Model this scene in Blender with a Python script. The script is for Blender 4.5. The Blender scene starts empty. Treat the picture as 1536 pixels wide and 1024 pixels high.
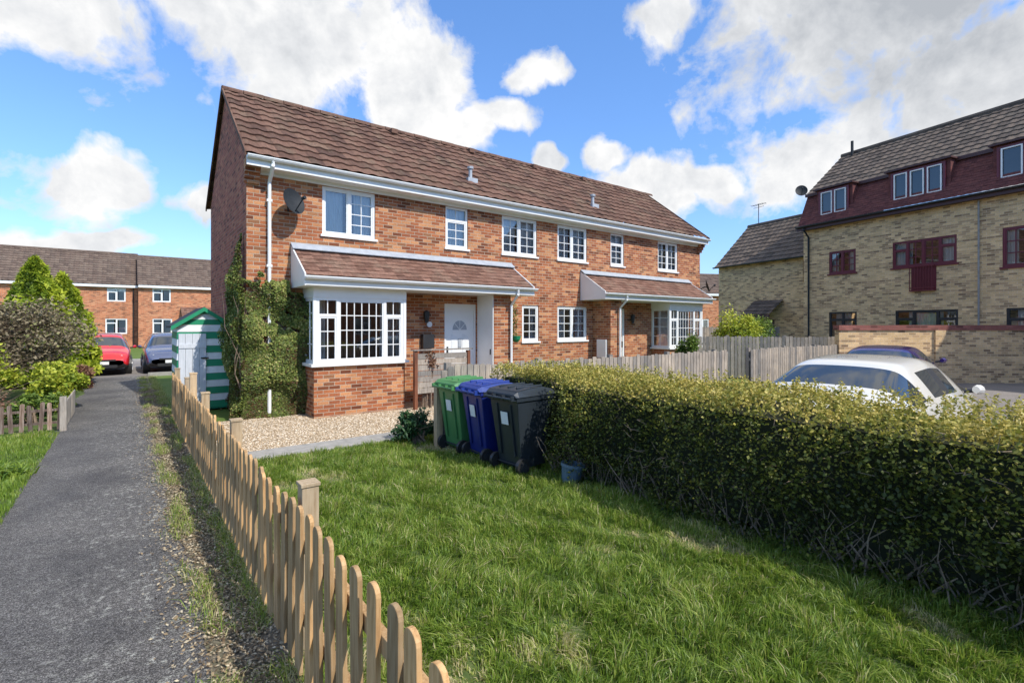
import bpy, math, random
import numpy as np
from mathutils import Vector, Matrix
random.seed(3); rng=np.random.default_rng(7)
scene=bpy.context.scene
scene.view_settings.view_transform='Standard'; scene.view_settings.look='None'; scene.view_settings.exposure=0
R=math.radians
# ------------------------------------------------------------------ materials
def newmat(name):
    m=bpy.data.materials.new(name); m.use_nodes=True
    nt=m.node_tree; b=nt.nodes['Principled BSDF']; return m,nt,b
def N(nt,t,**k):
    n=nt.nodes.new(t)
    for a,v in k.items(): setattr(n,a,v)
    return n
def c4(c): return (c[0],c[1],c[2],1)
def ramp(nt,stops,fac=None,interp='LINEAR'):
    r=N(nt,'ShaderNodeValToRGB'); r.color_ramp.interpolation=interp
    e=r.color_ramp.elements
    while len(e)<len(stops): e.new(.5)
    for i,(p,c) in enumerate(stops): e[i].position=p; e[i].color=c4(c)
    if fac is not None: nt.links.new(fac,r.inputs[0])
    return r
def noise(nt,vec,scale,detail=5,rough=.6):
    n=N(nt,'ShaderNodeTexNoise'); n.inputs['Scale'].default_value=scale
    n.inputs['Detail'].default_value=detail; n.inputs['Roughness'].default_value=rough
    if vec is not None: nt.links.new(vec,n.inputs['Vector'])
    return n
def mixc(nt,a,b,f,bt='MIX'):
    m=N(nt,'ShaderNodeMix',data_type='RGBA',blend_type=bt)
    for s,v in ((6,a),(7,b)):
        if isinstance(v,tuple): m.inputs[s].default_value=c4(v)
        else: nt.links.new(v,m.inputs[s])
    if isinstance(f,(int,float)): m.inputs[0].default_value=f
    else: nt.links.new(f,m.inputs[0])
    return m.outputs[2]
def bump(nt,b,h,strength=.3,dist=.01):
    n=N(nt,'ShaderNodeBump'); n.inputs['Strength'].default_value=strength; n.inputs['Distance'].default_value=dist
    nt.links.new(h,n.inputs['Height']); nt.links.new(n.outputs[0],b.inputs['Normal'])
def pm(name,c1,c2=None,scale=3,rough=.6,bs=0,metal=0,coat=0,spec=.5,detail=5,stretch=None):
    m,nt,b=newmat(name); b.inputs['Roughness'].default_value=rough; b.inputs['Metallic'].default_value=metal
    b.inputs['Coat Weight'].default_value=coat; b.inputs['Specular IOR Level'].default_value=spec
    if coat: b.inputs['Coat Roughness'].default_value=.04
    if c2 is None: c2=tuple(x*.82 for x in c1)
    tc=N(nt,'ShaderNodeTexCoord'); v=tc.outputs['Object']
    if stretch:
        mp=N(nt,'ShaderNodeMapping'); mp.inputs['Scale'].default_value=stretch; nt.links.new(v,mp.inputs[0]); v=mp.outputs[0]
    n=noise(nt,v,scale,detail)
    r=ramp(nt,[(.3,c1),(.7,c2)],n.outputs[0]); nt.links.new(r.outputs[0],b.inputs['Base Color'])
    if bs: bump(nt,b,n.outputs[0],bs,.02)
    return m
def brickmat(name,c1,c2,mortar,c3=None):
    m,nt,b=newmat(name); b.inputs['Roughness'].default_value=.85; b.inputs['Specular IOR Level'].default_value=.25
    uv=N(nt,'ShaderNodeUVMap').outputs[0]
    def bt(a,c,off):
        t=N(nt,'ShaderNodeTexBrick'); t.offset=.5
        mp=N(nt,'ShaderNodeMapping'); mp.inputs['Location'].default_value=off; nt.links.new(uv,mp.inputs[0]); nt.links.new(mp.outputs[0],t.inputs['Vector'])
        t.inputs['Scale'].default_value=1; t.inputs['Mortar Size'].default_value=.006; t.inputs['Mortar Smooth'].default_value=.2
        t.inputs['Brick Width'].default_value=.225; t.inputs['Row Height'].default_value=.075
        t.inputs['Color1'].default_value=c4(a); t.inputs['Color2'].default_value=c4(c); t.inputs['Mortar'].default_value=c4(mortar); return t
    t=bt(c1,c2,(0,0,0)); t2=bt((.0,.0,.0),(1,1,1),(22.5*7,7.5*8,0)); t3=bt((.0,.0,.0),(1,1,1),(22.5*3,7.5*12,0))
    n=noise(nt,uv,1.6,7,.7); n2=noise(nt,uv,45,3,.6)
    hi=ramp(nt,[(.66,(0,0,0)),(.76,(1,1,1))],t2.outputs['Color'])
    col=mixc(nt,t.outputs['Color'],c3 or c2,hi.outputs[0])
    lo=ramp(nt,[(.80,(1,1,1)),(.88,(.52,.5,.52))],t3.outputs['Color']); col=mixc(nt,col,lo.outputs[0],1,'MULTIPLY')
    col=mixc(nt,col,mortar,t.outputs['Fac'])
    r=ramp(nt,[(.25,(.72,.72,.72)),(.75,(1.24,1.22,1.18))],n.outputs[0]); col=mixc(nt,col,r.outputs[0],1,'MULTIPLY')
    r=ramp(nt,[(.3,(.75,.75,.75)),(.7,(1.18,1.18,1.18))],n2.outputs[0]); col=mixc(nt,col,r.outputs[0],1,'MULTIPLY')
    nt.links.new(col,b.inputs['Base Color'])
    inv=N(nt,'ShaderNodeMath',operation='SUBTRACT'); inv.inputs[0].default_value=1; nt.links.new(t.outputs['Fac'],inv.inputs[1])
    ad=N(nt,'ShaderNodeMath',operation='MULTIPLY_ADD'); nt.links.new(n2.outputs[0],ad.inputs[0]); ad.inputs[1].default_value=.5; nt.links.new(inv.outputs[0],ad.inputs[2])
    bump(nt,b,ad.outputs[0],.6,.006); return m
def tilemat(name,cols,tw,th,moss=(.16,.15,.09)):
    m,nt,b=newmat(name); b.inputs['Roughness'].default_value=.85; b.inputs['Specular IOR Level'].default_value=.25
    uv=N(nt,'ShaderNodeUVMap').outputs[0]
    d=N(nt,'ShaderNodeVectorMath',operation='DIVIDE'); nt.links.new(uv,d.inputs[0]); d.inputs[1].default_value=(tw,th,1)
    f=N(nt,'ShaderNodeVectorMath',operation='FLOOR'); nt.links.new(d.outputs[0],f.inputs[0])
    w=N(nt,'ShaderNodeTexWhiteNoise'); nt.links.new(f.outputs[0],w.inputs['Vector'])
    r=ramp(nt,[(i/(len(cols)-1),c) for i,c in enumerate(cols)],w.outputs['Value'])
    n=noise(nt,uv,1.3,8,.7); n2=noise(nt,uv,25,4,.7)
    rr=ramp(nt,[(.5,(0,0,0)),(.68,(1,1,1))],n.outputs[0])
    g=N(nt,'ShaderNodeMath',operation='MULTIPLY'); g.inputs[1].default_value=.5; nt.links.new(rr.outputs[0],g.inputs[0])
    col=mixc(nt,r.outputs[0],moss,g.outputs[0])
    r2=ramp(nt,[(.3,(.68,.68,.68)),(.7,(1.28,1.25,1.22))],n2.outputs[0]); col=mixc(nt,col,r2.outputs[0],1,'MULTIPLY')
    nt.links.new(col,b.inputs['Base Color']); bump(nt,b,n2.outputs[0],.3,.01); return m
def woodmat(name,c1,c2,c3,stretch=(14,14,1.2),rough=.7,lo=.66):
    m,nt,b=newmat(name); b.inputs['Roughness'].default_value=rough; b.inputs['Specular IOR Level'].default_value=.3
    tc=N(nt,'ShaderNodeTexCoord'); mp=N(nt,'ShaderNodeMapping'); mp.inputs['Scale'].default_value=stretch
    nt.links.new(tc.outputs['Object'],mp.inputs[0])
    n=noise(nt,mp.outputs[0],3.5,6,.65); n2=noise(nt,tc.outputs['Object'],2.5,3)
    r=ramp(nt,[(.3,c2),(.5,c1),(.72,c3)],n.outputs[0])
    r2=ramp(nt,[(.3,(.75,.75,.78)),(.7,(1.15,1.12,1.1))],n2.outputs[0])
    col=mixc(nt,r.outputs[0],r2.outputs[0],1,'MULTIPLY')
    a=N(nt,'ShaderNodeAttribute'); a.attribute_name='tint'
    r3=ramp(nt,[(0,(lo,lo*1.04,lo*1.1)),(1,(1.22,1.14,1.05))],a.outputs['Fac']); col=mixc(nt,col,r3.outputs[0],1,'MULTIPLY')
    nt.links.new(col,b.inputs['Base Color']); bump(nt,b,n.outputs[0],.4,.005); return m
def leafmat(name,stops,trans=.3,rough=.55,spec=.3):
    m,nt,b=newmat(name); b.inputs['Roughness'].default_value=rough; b.inputs['Specular IOR Level'].default_value=spec
    a=N(nt,'ShaderNodeAttribute'); a.attribute_name='tint'
    r=ramp(nt,stops,a.outputs['Fac']); nt.links.new(r.outputs[0],b.inputs['Base Color'])
    t=N(nt,'ShaderNodeBsdfTranslucent'); nt.links.new(r.outputs[0],t.inputs[0])
    mx=N(nt,'ShaderNodeMixShader'); mx.inputs[0].default_value=trans
    nt.links.new(b.outputs[0],mx.inputs[1]); nt.links.new(t.outputs[0],mx.inputs[2])
    nt.links.new(mx.outputs[0],nt.nodes['Material Output'].inputs[0]); return m
def glassmat(name,add=.06):
    m,nt,b=newmat(name); nt.nodes.remove(b)
    tr=N(nt,'ShaderNodeBsdfTransparent'); tr.inputs[0].default_value=(.82,.85,.85,1)
    gl=N(nt,'ShaderNodeBsdfGlossy'); gl.inputs['Roughness'].default_value=.01; gl.inputs[0].default_value=(.95,.98,1,1)
    fr=N(nt,'ShaderNodeFresnel'); fr.inputs[0].default_value=1.65
    mp=N(nt,'ShaderNodeMath',operation='MULTIPLY_ADD'); nt.links.new(fr.outputs[0],mp.inputs[0]); mp.inputs[1].default_value=1.1; mp.inputs[2].default_value=add; mp.use_clamp=True
    mx=N(nt,'ShaderNodeMixShader'); nt.links.new(mp.outputs[0],mx.inputs[0]); nt.links.new(tr.outputs[0],mx.inputs[1]); nt.links.new(gl.outputs[0],mx.inputs[2])
    nt.links.new(mx.outputs[0],nt.nodes['Material Output'].inputs[0]); return m

M={}
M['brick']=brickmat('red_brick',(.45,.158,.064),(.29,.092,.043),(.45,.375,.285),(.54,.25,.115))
M['brickshaded']=brickmat('red_brick_shaded_side',(.40,.12,.072),(.31,.088,.056),(.35,.22,.17),(.44,.16,.09))  # copy of the red brick for the unlit gable, shade put into its colours
M['buff']=brickmat('buff_brick',(.80,.56,.30),(.66,.44,.22),(.70,.55,.38),(.54,.35,.19))
M['farbrick']=brickmat('far_brick',(.58,.22,.10),(.47,.165,.075),(.46,.33,.25),(.58,.26,.13))
M['tile']=tilemat('brown_roof_tile',[(.082,.045,.034),(.13,.070,.050),(.175,.098,.070),(.105,.059,.044)],.3,.33,(.19,.155,.105))
M['tile2']=tilemat('porch_roof_tile',[(.13,.068,.049),(.18,.096,.068),(.235,.132,.096),(.15,.082,.061)],.2,.165,(.27,.21,.155))
M['darktile']=tilemat('dark_roof_tile',[(.075,.062,.053),(.12,.095,.08),(.16,.125,.10),(.1,.082,.072)],.3,.33,(.17,.145,.12))
M['redtile']=tilemat('mansard_tile',[(.13,.048,.045),(.18,.063,.056),(.11,.04,.04),(.155,.053,.048)],.17,.11,(.13,.06,.055))
M['darktileR']=tilemat('grey_brown_tile',[(.10,.073,.06),(.14,.10,.08),(.175,.13,.102),(.12,.09,.073)],.3,.33,(.17,.135,.11))
M['white']=pm('white_upvc',(.82,.82,.80),(.76,.76,.74),2,.4)
M['lead']=pm('lead_flashing',(.30,.33,.37),(.42,.45,.48),6,.6)
M['glass']=glassmat('window_glass')
M['dglass']=pm('dark_glass',(.02,.028,.035),(.04,.05,.06),.8,.04,spec=1.0)
M['curtain']=pm('curtain',(.85,.84,.81),(.62,.61,.60),9,.9,stretch=(6,6,.3))
M['room']=pm('room_interior',(.05,.045,.04),(.10,.085,.07),2,.9)
M['black']=pm('black_metal',(.02,.02,.022),(.03,.03,.03),4,.45)
M['dgrey']=pm('dark_grey_metal',(.030,.034,.038),(.02,.023,.027),4,.65,spec=.25)
M['maroon']=pm('maroon_paint',(.12,.014,.022),(.15,.018,.028),3,.4)
M['brownf']=pm('brown_fascia',(.07,.025,.024),(.055,.02,.018),3,.5)
M['newwood']=woodmat('new_fence_wood',(.50,.325,.155),(.33,.19,.08),(.63,.44,.24))
M['endwood']=woodmat('post_wood',(.52,.40,.25),(.38,.27,.15),(.62,.50,.33))
M['greywood']=woodmat('weathered_wood',(.37,.335,.285),(.22,.195,.16),(.50,.46,.40),lo=.55)
M['redwood']=woodmat('stained_wood',(.24,.09,.045),(.16,.06,.03),(.3,.12,.06))
M['brownwood']=woodmat('garden_edging_wood',(.30,.21,.16),(.13,.085,.06),(.55,.47,.39),lo=.35)
M['green']=pm('green_paint',(.01,.22,.10),(.013,.27,.13),4,.5)
M['whitew']=pm('white_painted_wood',(.82,.83,.82),(.66,.68,.68),5,.6)
M['greyw']=pm('pale_grey_door',(.64,.66,.70),(.50,.53,.57),5,.6,stretch=(12,12,1))
M['bark']=pm('bark',(.26,.19,.13),(.13,.09,.065),20,.9,.4)
M['conc']=pm('concrete',(.38,.36,.33),(.25,.24,.22),9,.85,.3)
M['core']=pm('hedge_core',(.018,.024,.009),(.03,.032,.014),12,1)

# ------------------------------------------------------------------ mesh builder
class MB:
    def __init__(s): s.v=[];s.f=[];s.m=[];s.uv=[];s.t=[];s.ct=.5
    def face(s,pts,mat,uv=None):
        i=len(s.v); s.v+= [tuple(p) for p in pts]; s.f.append(tuple(range(i,i+len(pts)))); s.m.append(mat)
        if uv is None:
            p=[Vector(q) for q in pts]; n=Vector((0,0,0))
            for a in range(len(p)):
                n+= (p[a]-p[0]).cross(p[(a+1)%len(p)]-p[0])
            if n.length<1e-12: n=Vector((0,0,1))
            n.normalize()
            if abs(n.z)>.95: uv=[(q.x,q.y) for q in p]
            else:
                u=Vector((0,0,1)).cross(n).normalized(); w=n.cross(u)
                uv=[(q.dot(u)+50,q.dot(w)+20) for q in p]
        s.uv.append(uv); s.t.append(s.ct)
    def box(s,x0,x1,y0,y1,z0,z1,mat,skip=''):
        P=lambda a,b,c:(a,b,c)
        if 'f' not in skip: s.face([P(x0,y0,z0),P(x1,y0,z0),P(x1,y0,z1),P(x0,y0,z1)],mat)
        if 'b' not in skip: s.face([P(x1,y1,z0),P(x0,y1,z0),P(x0,y1,z1),P(x1,y1,z1)],mat)
        if 'l' not in skip: s.face([P(x0,y1,z0),P(x0,y0,z0),P(x0,y0,z1),P(x0,y1,z1)],mat)
        if 'r' not in skip: s.face([P(x1,y0,z0),P(x1,y1,z0),P(x1,y1,z1),P(x1,y0,z1)],mat)
        if 't' not in skip: s.face([P(x0,y0,z1),P(x1,y0,z1),P(x1,y1,z1),P(x0,y1,z1)],mat)
        if 'd' not in skip: s.face([P(x0,y1,z0),P(x1,y1,z0),P(x1,y0,z0),P(x0,y0,z0)],mat)
    def prism(s,poly,ext,mat):
        p=[Vector(q) for q in poly]; e=Vector(ext); n=Vector((0,0,0))
        for a in range(1,len(p)-1): n+=(p[a]-p[0]).cross(p[a+1]-p[0])
        if n.dot(e)>0: p=p[::-1]
        s.face(p,mat); s.face([q+e for q in p[::-1]],mat)
        for a in range(len(p)):
            b=(a+1)%len(p); s.face([p[b],p[a],p[a]+e,p[b]+e],mat)
    def tube(s,pts,rad,mat,seg=8,cap=True):
        pts=[Vector(p) for p in pts]; rr=rad if isinstance(rad,(list,tuple)) else [rad]*len(pts)
        rings=[]
        for i,p in enumerate(pts):
            d=(pts[min(i+1,len(pts)-1)]-pts[max(i-1,0)]).normalized()
            a=d.cross(Vector((0,0,1)));
            if a.length<.05: a=d.cross(Vector((1,0,0)))
            a.normalize(); b=d.cross(a)
            rings.append([p+(a*math.cos(2*math.pi*k/seg)+b*math.sin(2*math.pi*k/seg))*rr[i] for k in range(seg)])
        for i in range(len(pts)-1):
            for k in range(seg):
                k2=(k+1)%seg; s.face([rings[i][k],rings[i][k2],rings[i+1][k2],rings[i+1][k]],mat)
        if cap: s.face(rings[0][::-1],mat); s.face(rings[-1],mat)
    def tiles(s,P0,U,V,LU,LV,mat,tw=.3,th=.33,amp=.019,seg=6,lip=.036,uo=0):
        P0=Vector(P0);U=Vector(U).normalized();V=Vector(V).normalized();Nn=U.cross(V)
        nr=max(1,round(LV/th)); th2=LV/nr; nc=int(LU/tw*seg)
        us=[min(LU,i*tw/seg) for i in range(nc+1)]+([LU] if nc*tw/seg<LU-1e-3 else [])
        prev=None
        for j in range(nr):
            for (v,h,first) in ((j*th2,lip,True),((j+1)*th2,.004,False)):
                row=[]
                for u in us:
                    ph=(u/tw)%1
                    hh=amp*(math.sin(math.pi*min(1,ph/.62)) if ph<.62 else -.25*math.sin(math.pi*(ph-.62)/.38))
                    jit=.003*math.sin(17.3*math.floor(u/tw)+9.1*j)
                    row.append((P0+U*u+V*v+Nn*(h+hh+jit),(u+uo,v)))
                if prev:
                    for a in range(len(us)-1):
                        vv=(j+.5)*th
                        q=[prev[a],prev[a+1],row[a+1],row[a]]
                        um=(us[a]+us[a+1])/2+uo
                        uvs=[(um+(x[1][0]-um)*.98,(vv+ (0 if n_<2 else .3*th) if first is False else (j+.05)*th)) for n_,x in enumerate(q)]
                        s.face([x[0] for x in q],mat,uvs)
                prev=row
    def build(s,name,mats,parent=None,off=(0,0,0),smooth=False,bevel=0,sub=0):
        me=bpy.data.meshes.new(name); o=Vector(off)
        me.from_pydata([tuple(Vector(v)-o) for v in s.v],[],s.f)
        names=list(dict.fromkeys(s.m))
        for n in names: me.materials.append(M[n] if isinstance(n,str) else n)
        idx={n:i for i,n in enumerate(names)}
        me.polygons.foreach_set('material_index',[idx[x] for x in s.m])
        ul=me.uv_layers.new(name='UVMap'); flat=[c for f in s.uv for p in f for c in (p[0],p[1])]
        ul.data.foreach_set('uv',flat)
        at=me.attributes.new('tint','FLOAT','FACE'); at.data.foreach_set('value',s.t)
        ob=bpy.data.objects.new(name,me); scene.collection.objects.link(ob)
        if smooth or bevel or sub:
            import bmesh
            bm=bmesh.new(); bm.from_mesh(me); bmesh.ops.remove_doubles(bm,verts=bm.verts,dist=1e-4); bm.to_mesh(me); bm.free()
        if smooth:
            me.polygons.foreach_set('use_smooth',[True]*len(me.polygons))
        if bevel:
            md=ob.modifiers.new('b','BEVEL'); md.width=bevel; md.segments=2; md.limit_method='ANGLE'
        if sub:
            md=ob.modifiers.new('s','SUBSURF'); md.levels=sub; md.render_levels=sub
        if parent:
            ob.parent=parent
        else: ob.location=o
        return ob
def empty(name,loc,rot=0):
    e=bpy.data.objects.new(name,None); scene.collection.objects.link(e); e.location=loc; e.rotation_euler=(0,0,rot); e.empty_display_size=.3; return e

def npmesh(name,V,F,mat,tint,parent=None,k=3,smooth=False):
    me=bpy.data.meshes.new(name); V=V.astype(np.float32); F=F.astype(np.int32)
    me.vertices.add(len(V)); me.vertices.foreach_set('co',V.ravel())
    me.loops.add(F.size); me.loops.foreach_set('vertex_index',F.ravel())
    me.polygons.add(len(F)); me.polygons.foreach_set('loop_start',np.arange(0,F.size,k,dtype=np.int32))
    try: me.polygons.foreach_set('loop_total',np.full(len(F),k,dtype=np.int32))
    except Exception: pass
    at=me.attributes.new('tint','FLOAT','POINT'); at.data.foreach_set('value',tint.astype(np.float32))
    me.materials.append(mat); me.update(calc_edges=True); me.validate()
    ob=bpy.data.objects.new(name,me); scene.collection.objects.link(ob)
    if parent: ob.parent=parent
    return ob
def snoise(p,f,seed,n=7):
    r=np.random.default_rng(seed); out=np.zeros(len(p))
    for i in range(n):
        d=r.normal(size=3); d/=np.linalg.norm(d); ff=f*r.uniform(.6,1.7)
        out+=np.sin(p@d*ff*6.283+r.uniform(0,6.28))
    return out/n*1.6
def leaves(name,P,size,mat,tint,parent=None,up=.3,elong=1.7,nrm=None):
    n=len(P); a=rng.normal(size=(n,3))
    if nrm is not None: nn=nrm+rng.normal(size=(n,3))*.6
    else: nn=rng.normal(size=(n,3)); nn[:,2]=np.abs(nn[:,2])+up
    nn/=np.linalg.norm(nn,axis=1)[:,None]
    a=np.cross(nn,a); a/=np.linalg.norm(a,axis=1)[:,None]; b=np.cross(nn,a)
    s=(size*rng.uniform(.6,1.35,n))[:,None]
    V=np.stack([P-a*s*elong*.5,P-b*s*.5+nn*s*.12,P+a*s*elong*.5,P+b*s*.5+nn*s*.12],1).reshape(-1,3)
    F=(np.arange(n)[:,None]*4+np.array([[0,1,2,3]]))
    return npmesh(name,V,F,mat,np.repeat(np.clip(tint,0,1),4),parent,4)
def grass(name,P,h,w,mat,tint,parent=None,lean=.5,leandir=None):
    n=len(P); th=rng.uniform(0,6.283,n); d=np.stack([np.cos(th),np.sin(th),0*th],1)
    ph=rng.uniform(0,6.283,n); l=np.stack([np.cos(ph),np.sin(ph),0*ph],1)
    if leandir is not None: l=l*.8+leandir
    H=h[:,None]; W=w[:,None]; up=np.array([[0,0,1.]]); L=lean*rng.uniform(.1,1.5,n)[:,None]
    mid=P+up*H*.6+l*H*L*.3; tip=P+up*H*(1-.25*L)+l*H*L
    V=np.stack([P-d*W*.5,P+d*W*.5,mid-d*W*.42,mid+d*W*.42,tip],1).reshape(-1,3)
    F=(np.arange(n)[:,None,None]*5+np.array([[[0,1,3],[0,3,2],[2,3,4]]])).reshape(-1,3)
    return npmesh(name,V,F,mat,np.repeat(np.clip(tint,0,1),5),parent,3)

# ------------------------------------------------------------------ ground sheets
def sheet(name,x0,x1,y0,y1,z,mat,nx=1,ny=1):
    mb=MB(); mb.face([(x0,y0,z),(x1,y0,z),(x1,y1,z),(x0,y1,z)],mat); return mb.build(name,None)
def groundmat(name,fn):
    m,nt,b=newmat(name); b.inputs['Roughness'].default_value=.9; b.inputs['Specular IOR Level'].default_value=.2
    tc=N(nt,'ShaderNodeTexCoord'); fn(nt,b,tc.outputs['Object']); return m
def asph(nt,b,v):
    n=noise(nt,v,110,4,.8); n2=noise(nt,v,1.1,6,.65); n3=noise(nt,v,15,9,.9); n4=noise(nt,v,38,3,.6)
    r=ramp(nt,[(.36,(.026,.025,.025)),(.5,(.090,.086,.084)),(.63,(.30,.29,.28))],n.outputs[0])
    r2=ramp(nt,[(.3,(.72,.72,.74)),(.7,(1.25,1.23,1.2))],n2.outputs[0]); c=mixc(nt,r.outputs[0],r2.outputs[0],1,'MULTIPLY')
    r5=ramp(nt,[(.35,(.68,.68,.68)),(.65,(1.22,1.22,1.22))],n4.outputs[0]); c=mixc(nt,c,r5.outputs[0],1,'MULTIPLY')
    r3=ramp(nt,[(.55,(0,0,0)),(.575,(1,1,1))],n3.outputs[0])
    sx=N(nt,'ShaderNodeSeparateXYZ'); nt.links.new(v,sx.inputs[0])
    mr=N(nt,'ShaderNodeMapRange'); nt.links.new(sx.outputs[0],mr.inputs[0]); mr.inputs[1].default_value=-.8; mr.inputs[2].default_value=.15; mr.inputs[3].default_value=.15; mr.inputs[4].default_value=1
    g=N(nt,'ShaderNodeMath',operation='MULTIPLY'); nt.links.new(r3.outputs[0],g.inputs[0])
    r4=ramp(nt,[(.36,(0,0,0)),(.52,(.95,.95,.95))],n2.outputs[0]); nt.links.new(r4.outputs[0],g.inputs[1])
    g2=N(nt,'ShaderNodeMath',operation='MULTIPLY'); nt.links.new(g.outputs[0],g2.inputs[0]); nt.links.new(mr.outputs[0],g2.inputs[1])
    c=mixc(nt,c,(.46,.46,.41),g2.outputs[0]); nt.links.new(c,b.inputs['Base Color']); bump(nt,b,n.outputs[0],.9,.008)
M['asph']=groundmat('asphalt_path',asph)
def road(nt,b,v):
    n=noise(nt,v,90,4,.8); n2=noise(nt,v,.5,5)
    r=ramp(nt,[(.3,(.15,.135,.125)),(.7,(.28,.255,.235))],n.outputs[0]); r2=ramp(nt,[(.3,(.8,.8,.8)),(.7,(1.2,1.2,1.2))],n2.outputs[0])
    nt.links.new(mixc(nt,r.outputs[0],r2.outputs[0],1,'MULTIPLY'),b.inputs['Base Color'])
M['road']=groundmat('road_asphalt',road)
def soil(nt,b,v):
    n=noise(nt,v,9,8,.8); r=ramp(nt,[(.35,(.05,.08,.02)),(.55,(.09,.125,.035)),(.75,(.16,.145,.07))],n.outputs[0]); nt.links.new(r.outputs[0],b.inputs['Base Color'])
M['soil']=groundmat('lawn_soil',soil)
def verge(nt,b,v):
    n=noise(nt,v,26,9,.8); n2=noise(nt,v,2,5,.7)
    r=ramp(nt,[(.3,(.07,.055,.04)),(.5,(.17,.145,.11)),(.7,(.33,.29,.23))],n.outputs[0])
    r2=ramp(nt,[(.45,(1,1,1)),(.65,(.6,.75,.38))],n2.outputs[0])
    nt.links.new(mixc(nt,r.outputs[0],r2.outputs[0],1,'MULTIPLY'),b.inputs['Base Color']); bump(nt,b,n.outputs[0],.8,.02)
M['verge']=groundmat('verge_litter',verge)
def grav(nt,b,v):
    vo=N(nt,'ShaderNodeTexVoronoi'); vo.inputs['Scale'].default_value=48; nt.links.new(v,vo.inputs['Vector'])
    r=ramp(nt,[(0,(.34,.235,.14)),(.5,(.56,.43,.28)),(1,(.74,.63,.48))],vo.outputs['Color']); 
    r2=ramp(nt,[(.3,(1,1,1)),(.75,(.35,.33,.3))],vo.outputs['Distance'])
    nt.links.new(mixc(nt,r.outputs[0],r2.outputs[0],1,'MULTIPLY'),b.inputs['Base Color']); bump(nt,b,vo.outputs['Distance'],1,-.012)
M['gravel']=groundmat('gravel_bed',grav)
def far(nt,b,v):
    n=noise(nt,v,.6,8,.7); r=ramp(nt,[(.35,(.08,.14,.025)),(.6,(.12,.17,.04))],n.outputs[0]); nt.links.new(r.outputs[0],b.inputs['Base Color'])
M['far']=groundmat('grass_ground',far)
def edge_sheet(name,x0,x1,y0,y1,z,mat,n=60,amp=.05,seed=1):
    mb=MB(); r=random.Random(seed); ys=[y0+(y1-y0)*i/n for i in range(n+1)]
    L=[x0+amp*(r.random()-.5)+amp*math.sin(i*.5) for i in range(n+1)]; Rr=[x1+amp*(r.random()-.5)+amp*math.sin(i*.37+2) for i in range(n+1)]
    for i in range(n): mb.face([(L[i],ys[i],z),(Rr[i],ys[i],z),(Rr[i+1],ys[i+1],z),(L[i+1],ys[i+1],z)],mat)
    return mb.build(name,None)
sheet('ground',-400,500,-300,600,-.02,'far')
sheet('lawn',.70,5.6,-6,7.5,0,'soil')
sheet('grass_verge',-6,-.9,-6,22,0,'soil')
edge_sheet('path_verge',.25,.74,-6,22.6,.004,'verge',90,.04,3)
edge_sheet('footpath',-.97,.36,-6,22.6,.008,'asph',140,.05,5)
sheet('road',-30,12,22.6,32,.008,'road')
sheet('parking_court',5.9,40,-25,6.2,.004,'road')
sheet('garden_ground',4.3,30,6.2,20,-.008,'far')
sheet('gravel',.72,7.5,8.02,10.98,.006,'gravel')
mb=MB(); mb.box(.78,12,7.5,8.0,-.05,.035,'conc'); mb.build('concrete_edging',None,bevel=.01)
n=16000; P=np.stack([rng.uniform(.78,5.4,n),rng.uniform(8.05,10.9,n),np.full(n,.012)],1)
P=P[~((P[:,0]>2.85)&(P[:,1]>10.1))]; n=len(P)
oc=np.array([[1,0,0],[-1,0,0],[0,1,0],[0,-1,0],[0,0,.7],[0,0,-.7]]); of=np.array([[0,2,4],[2,1,4],[1,3,4],[3,0,4]])
V=(P[:,None,:]+oc[None]*rng.uniform(.008,.018,(n,1,1))*rng.uniform(.6,1.3,(n,6,1))).reshape(-1,3)
F=(np.arange(n)[:,None,None]*6+of[None]).reshape(-1,3)
npmesh('gravel_stones',V,F,leafmat('pebble',[(0,(.30,.205,.12)),(.5,(.58,.45,.30)),(1,(.78,.69,.56))],0,.8),np.repeat(rng.uniform(0,1,n),6))

# grass
gm=leafmat('grass_blades',[(0,(.06,.115,.016)),(.35,(.155,.26,.03)),(.62,(.27,.37,.05)),(.85,(.41,.45,.11)),(1,(.62,.54,.30))],.42,.45,.45)
def lawnpts(n,x0,x1,y0,y1,dens):
    P=np.stack([rng.uniform(x0,x1,n),rng.uniform(y0,y1,n),np.zeros(n)],1)
    d=.609*P[:,0]+.793*P[:,1]; keep=(d>1.9)&(rng.uniform(0,1,n)<np.clip(dens/np.maximum(d,.1),.25,1)); return P[keep]
P=lawnpts(430000,.76,4.7,-1.8,7.48,3.6)
P[:,0]+=.012*snoise(P,11,52); P[:,1]+=.012*snoise(P,11,53)
cl=snoise(P,.55,11); cf=snoise(P,2.4,12); ff=snoise(P,7,13)
thin=(cf+.6*ff+.4*cl)<-.7
P=P[~(thin&(rng.uniform(0,1,len(P))<.5))]; cl=snoise(P,.55,11); cf=snoise(P,2.4,12); ff=snoise(P,7,13)
h=.055*(1+.25*cl+.5*cf+.45*ff)*rng.uniform(.4,1.7,len(P)); h=np.clip(h,.015,.15)
ld=np.stack([snoise(P,1.7,21)+snoise(P,6,23),snoise(P,1.7,22)+snoise(P,6,24),0*cl],1)*.9
dry=np.clip(-(cl+.8*cf)-.6,0,1)*.9
grass('lawn_grass',P,h,rng.uniform(.004,.008,len(P)),gm,.43+.10*cl+.12*cf+.13*ff+rng.normal(0,.20,len(P))+(rng.uniform(0,1,len(P))>.93)*.4+dry,None,.75,ld)
P=lawnpts(90000,-5,-.92,4.5,11.6,6); cl=snoise(P,.9,31); cf=snoise(P,3,32)
grass('verge_grass',P,np.clip(.055*(1+.5*cl+.4*cf)*rng.uniform(.5,1.5,len(P)),.02,.16),rng.uniform(.005,.009,len(P)),gm,.45+.2*cl+rng.normal(0,.18,len(P)))
nt_=30000
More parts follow.
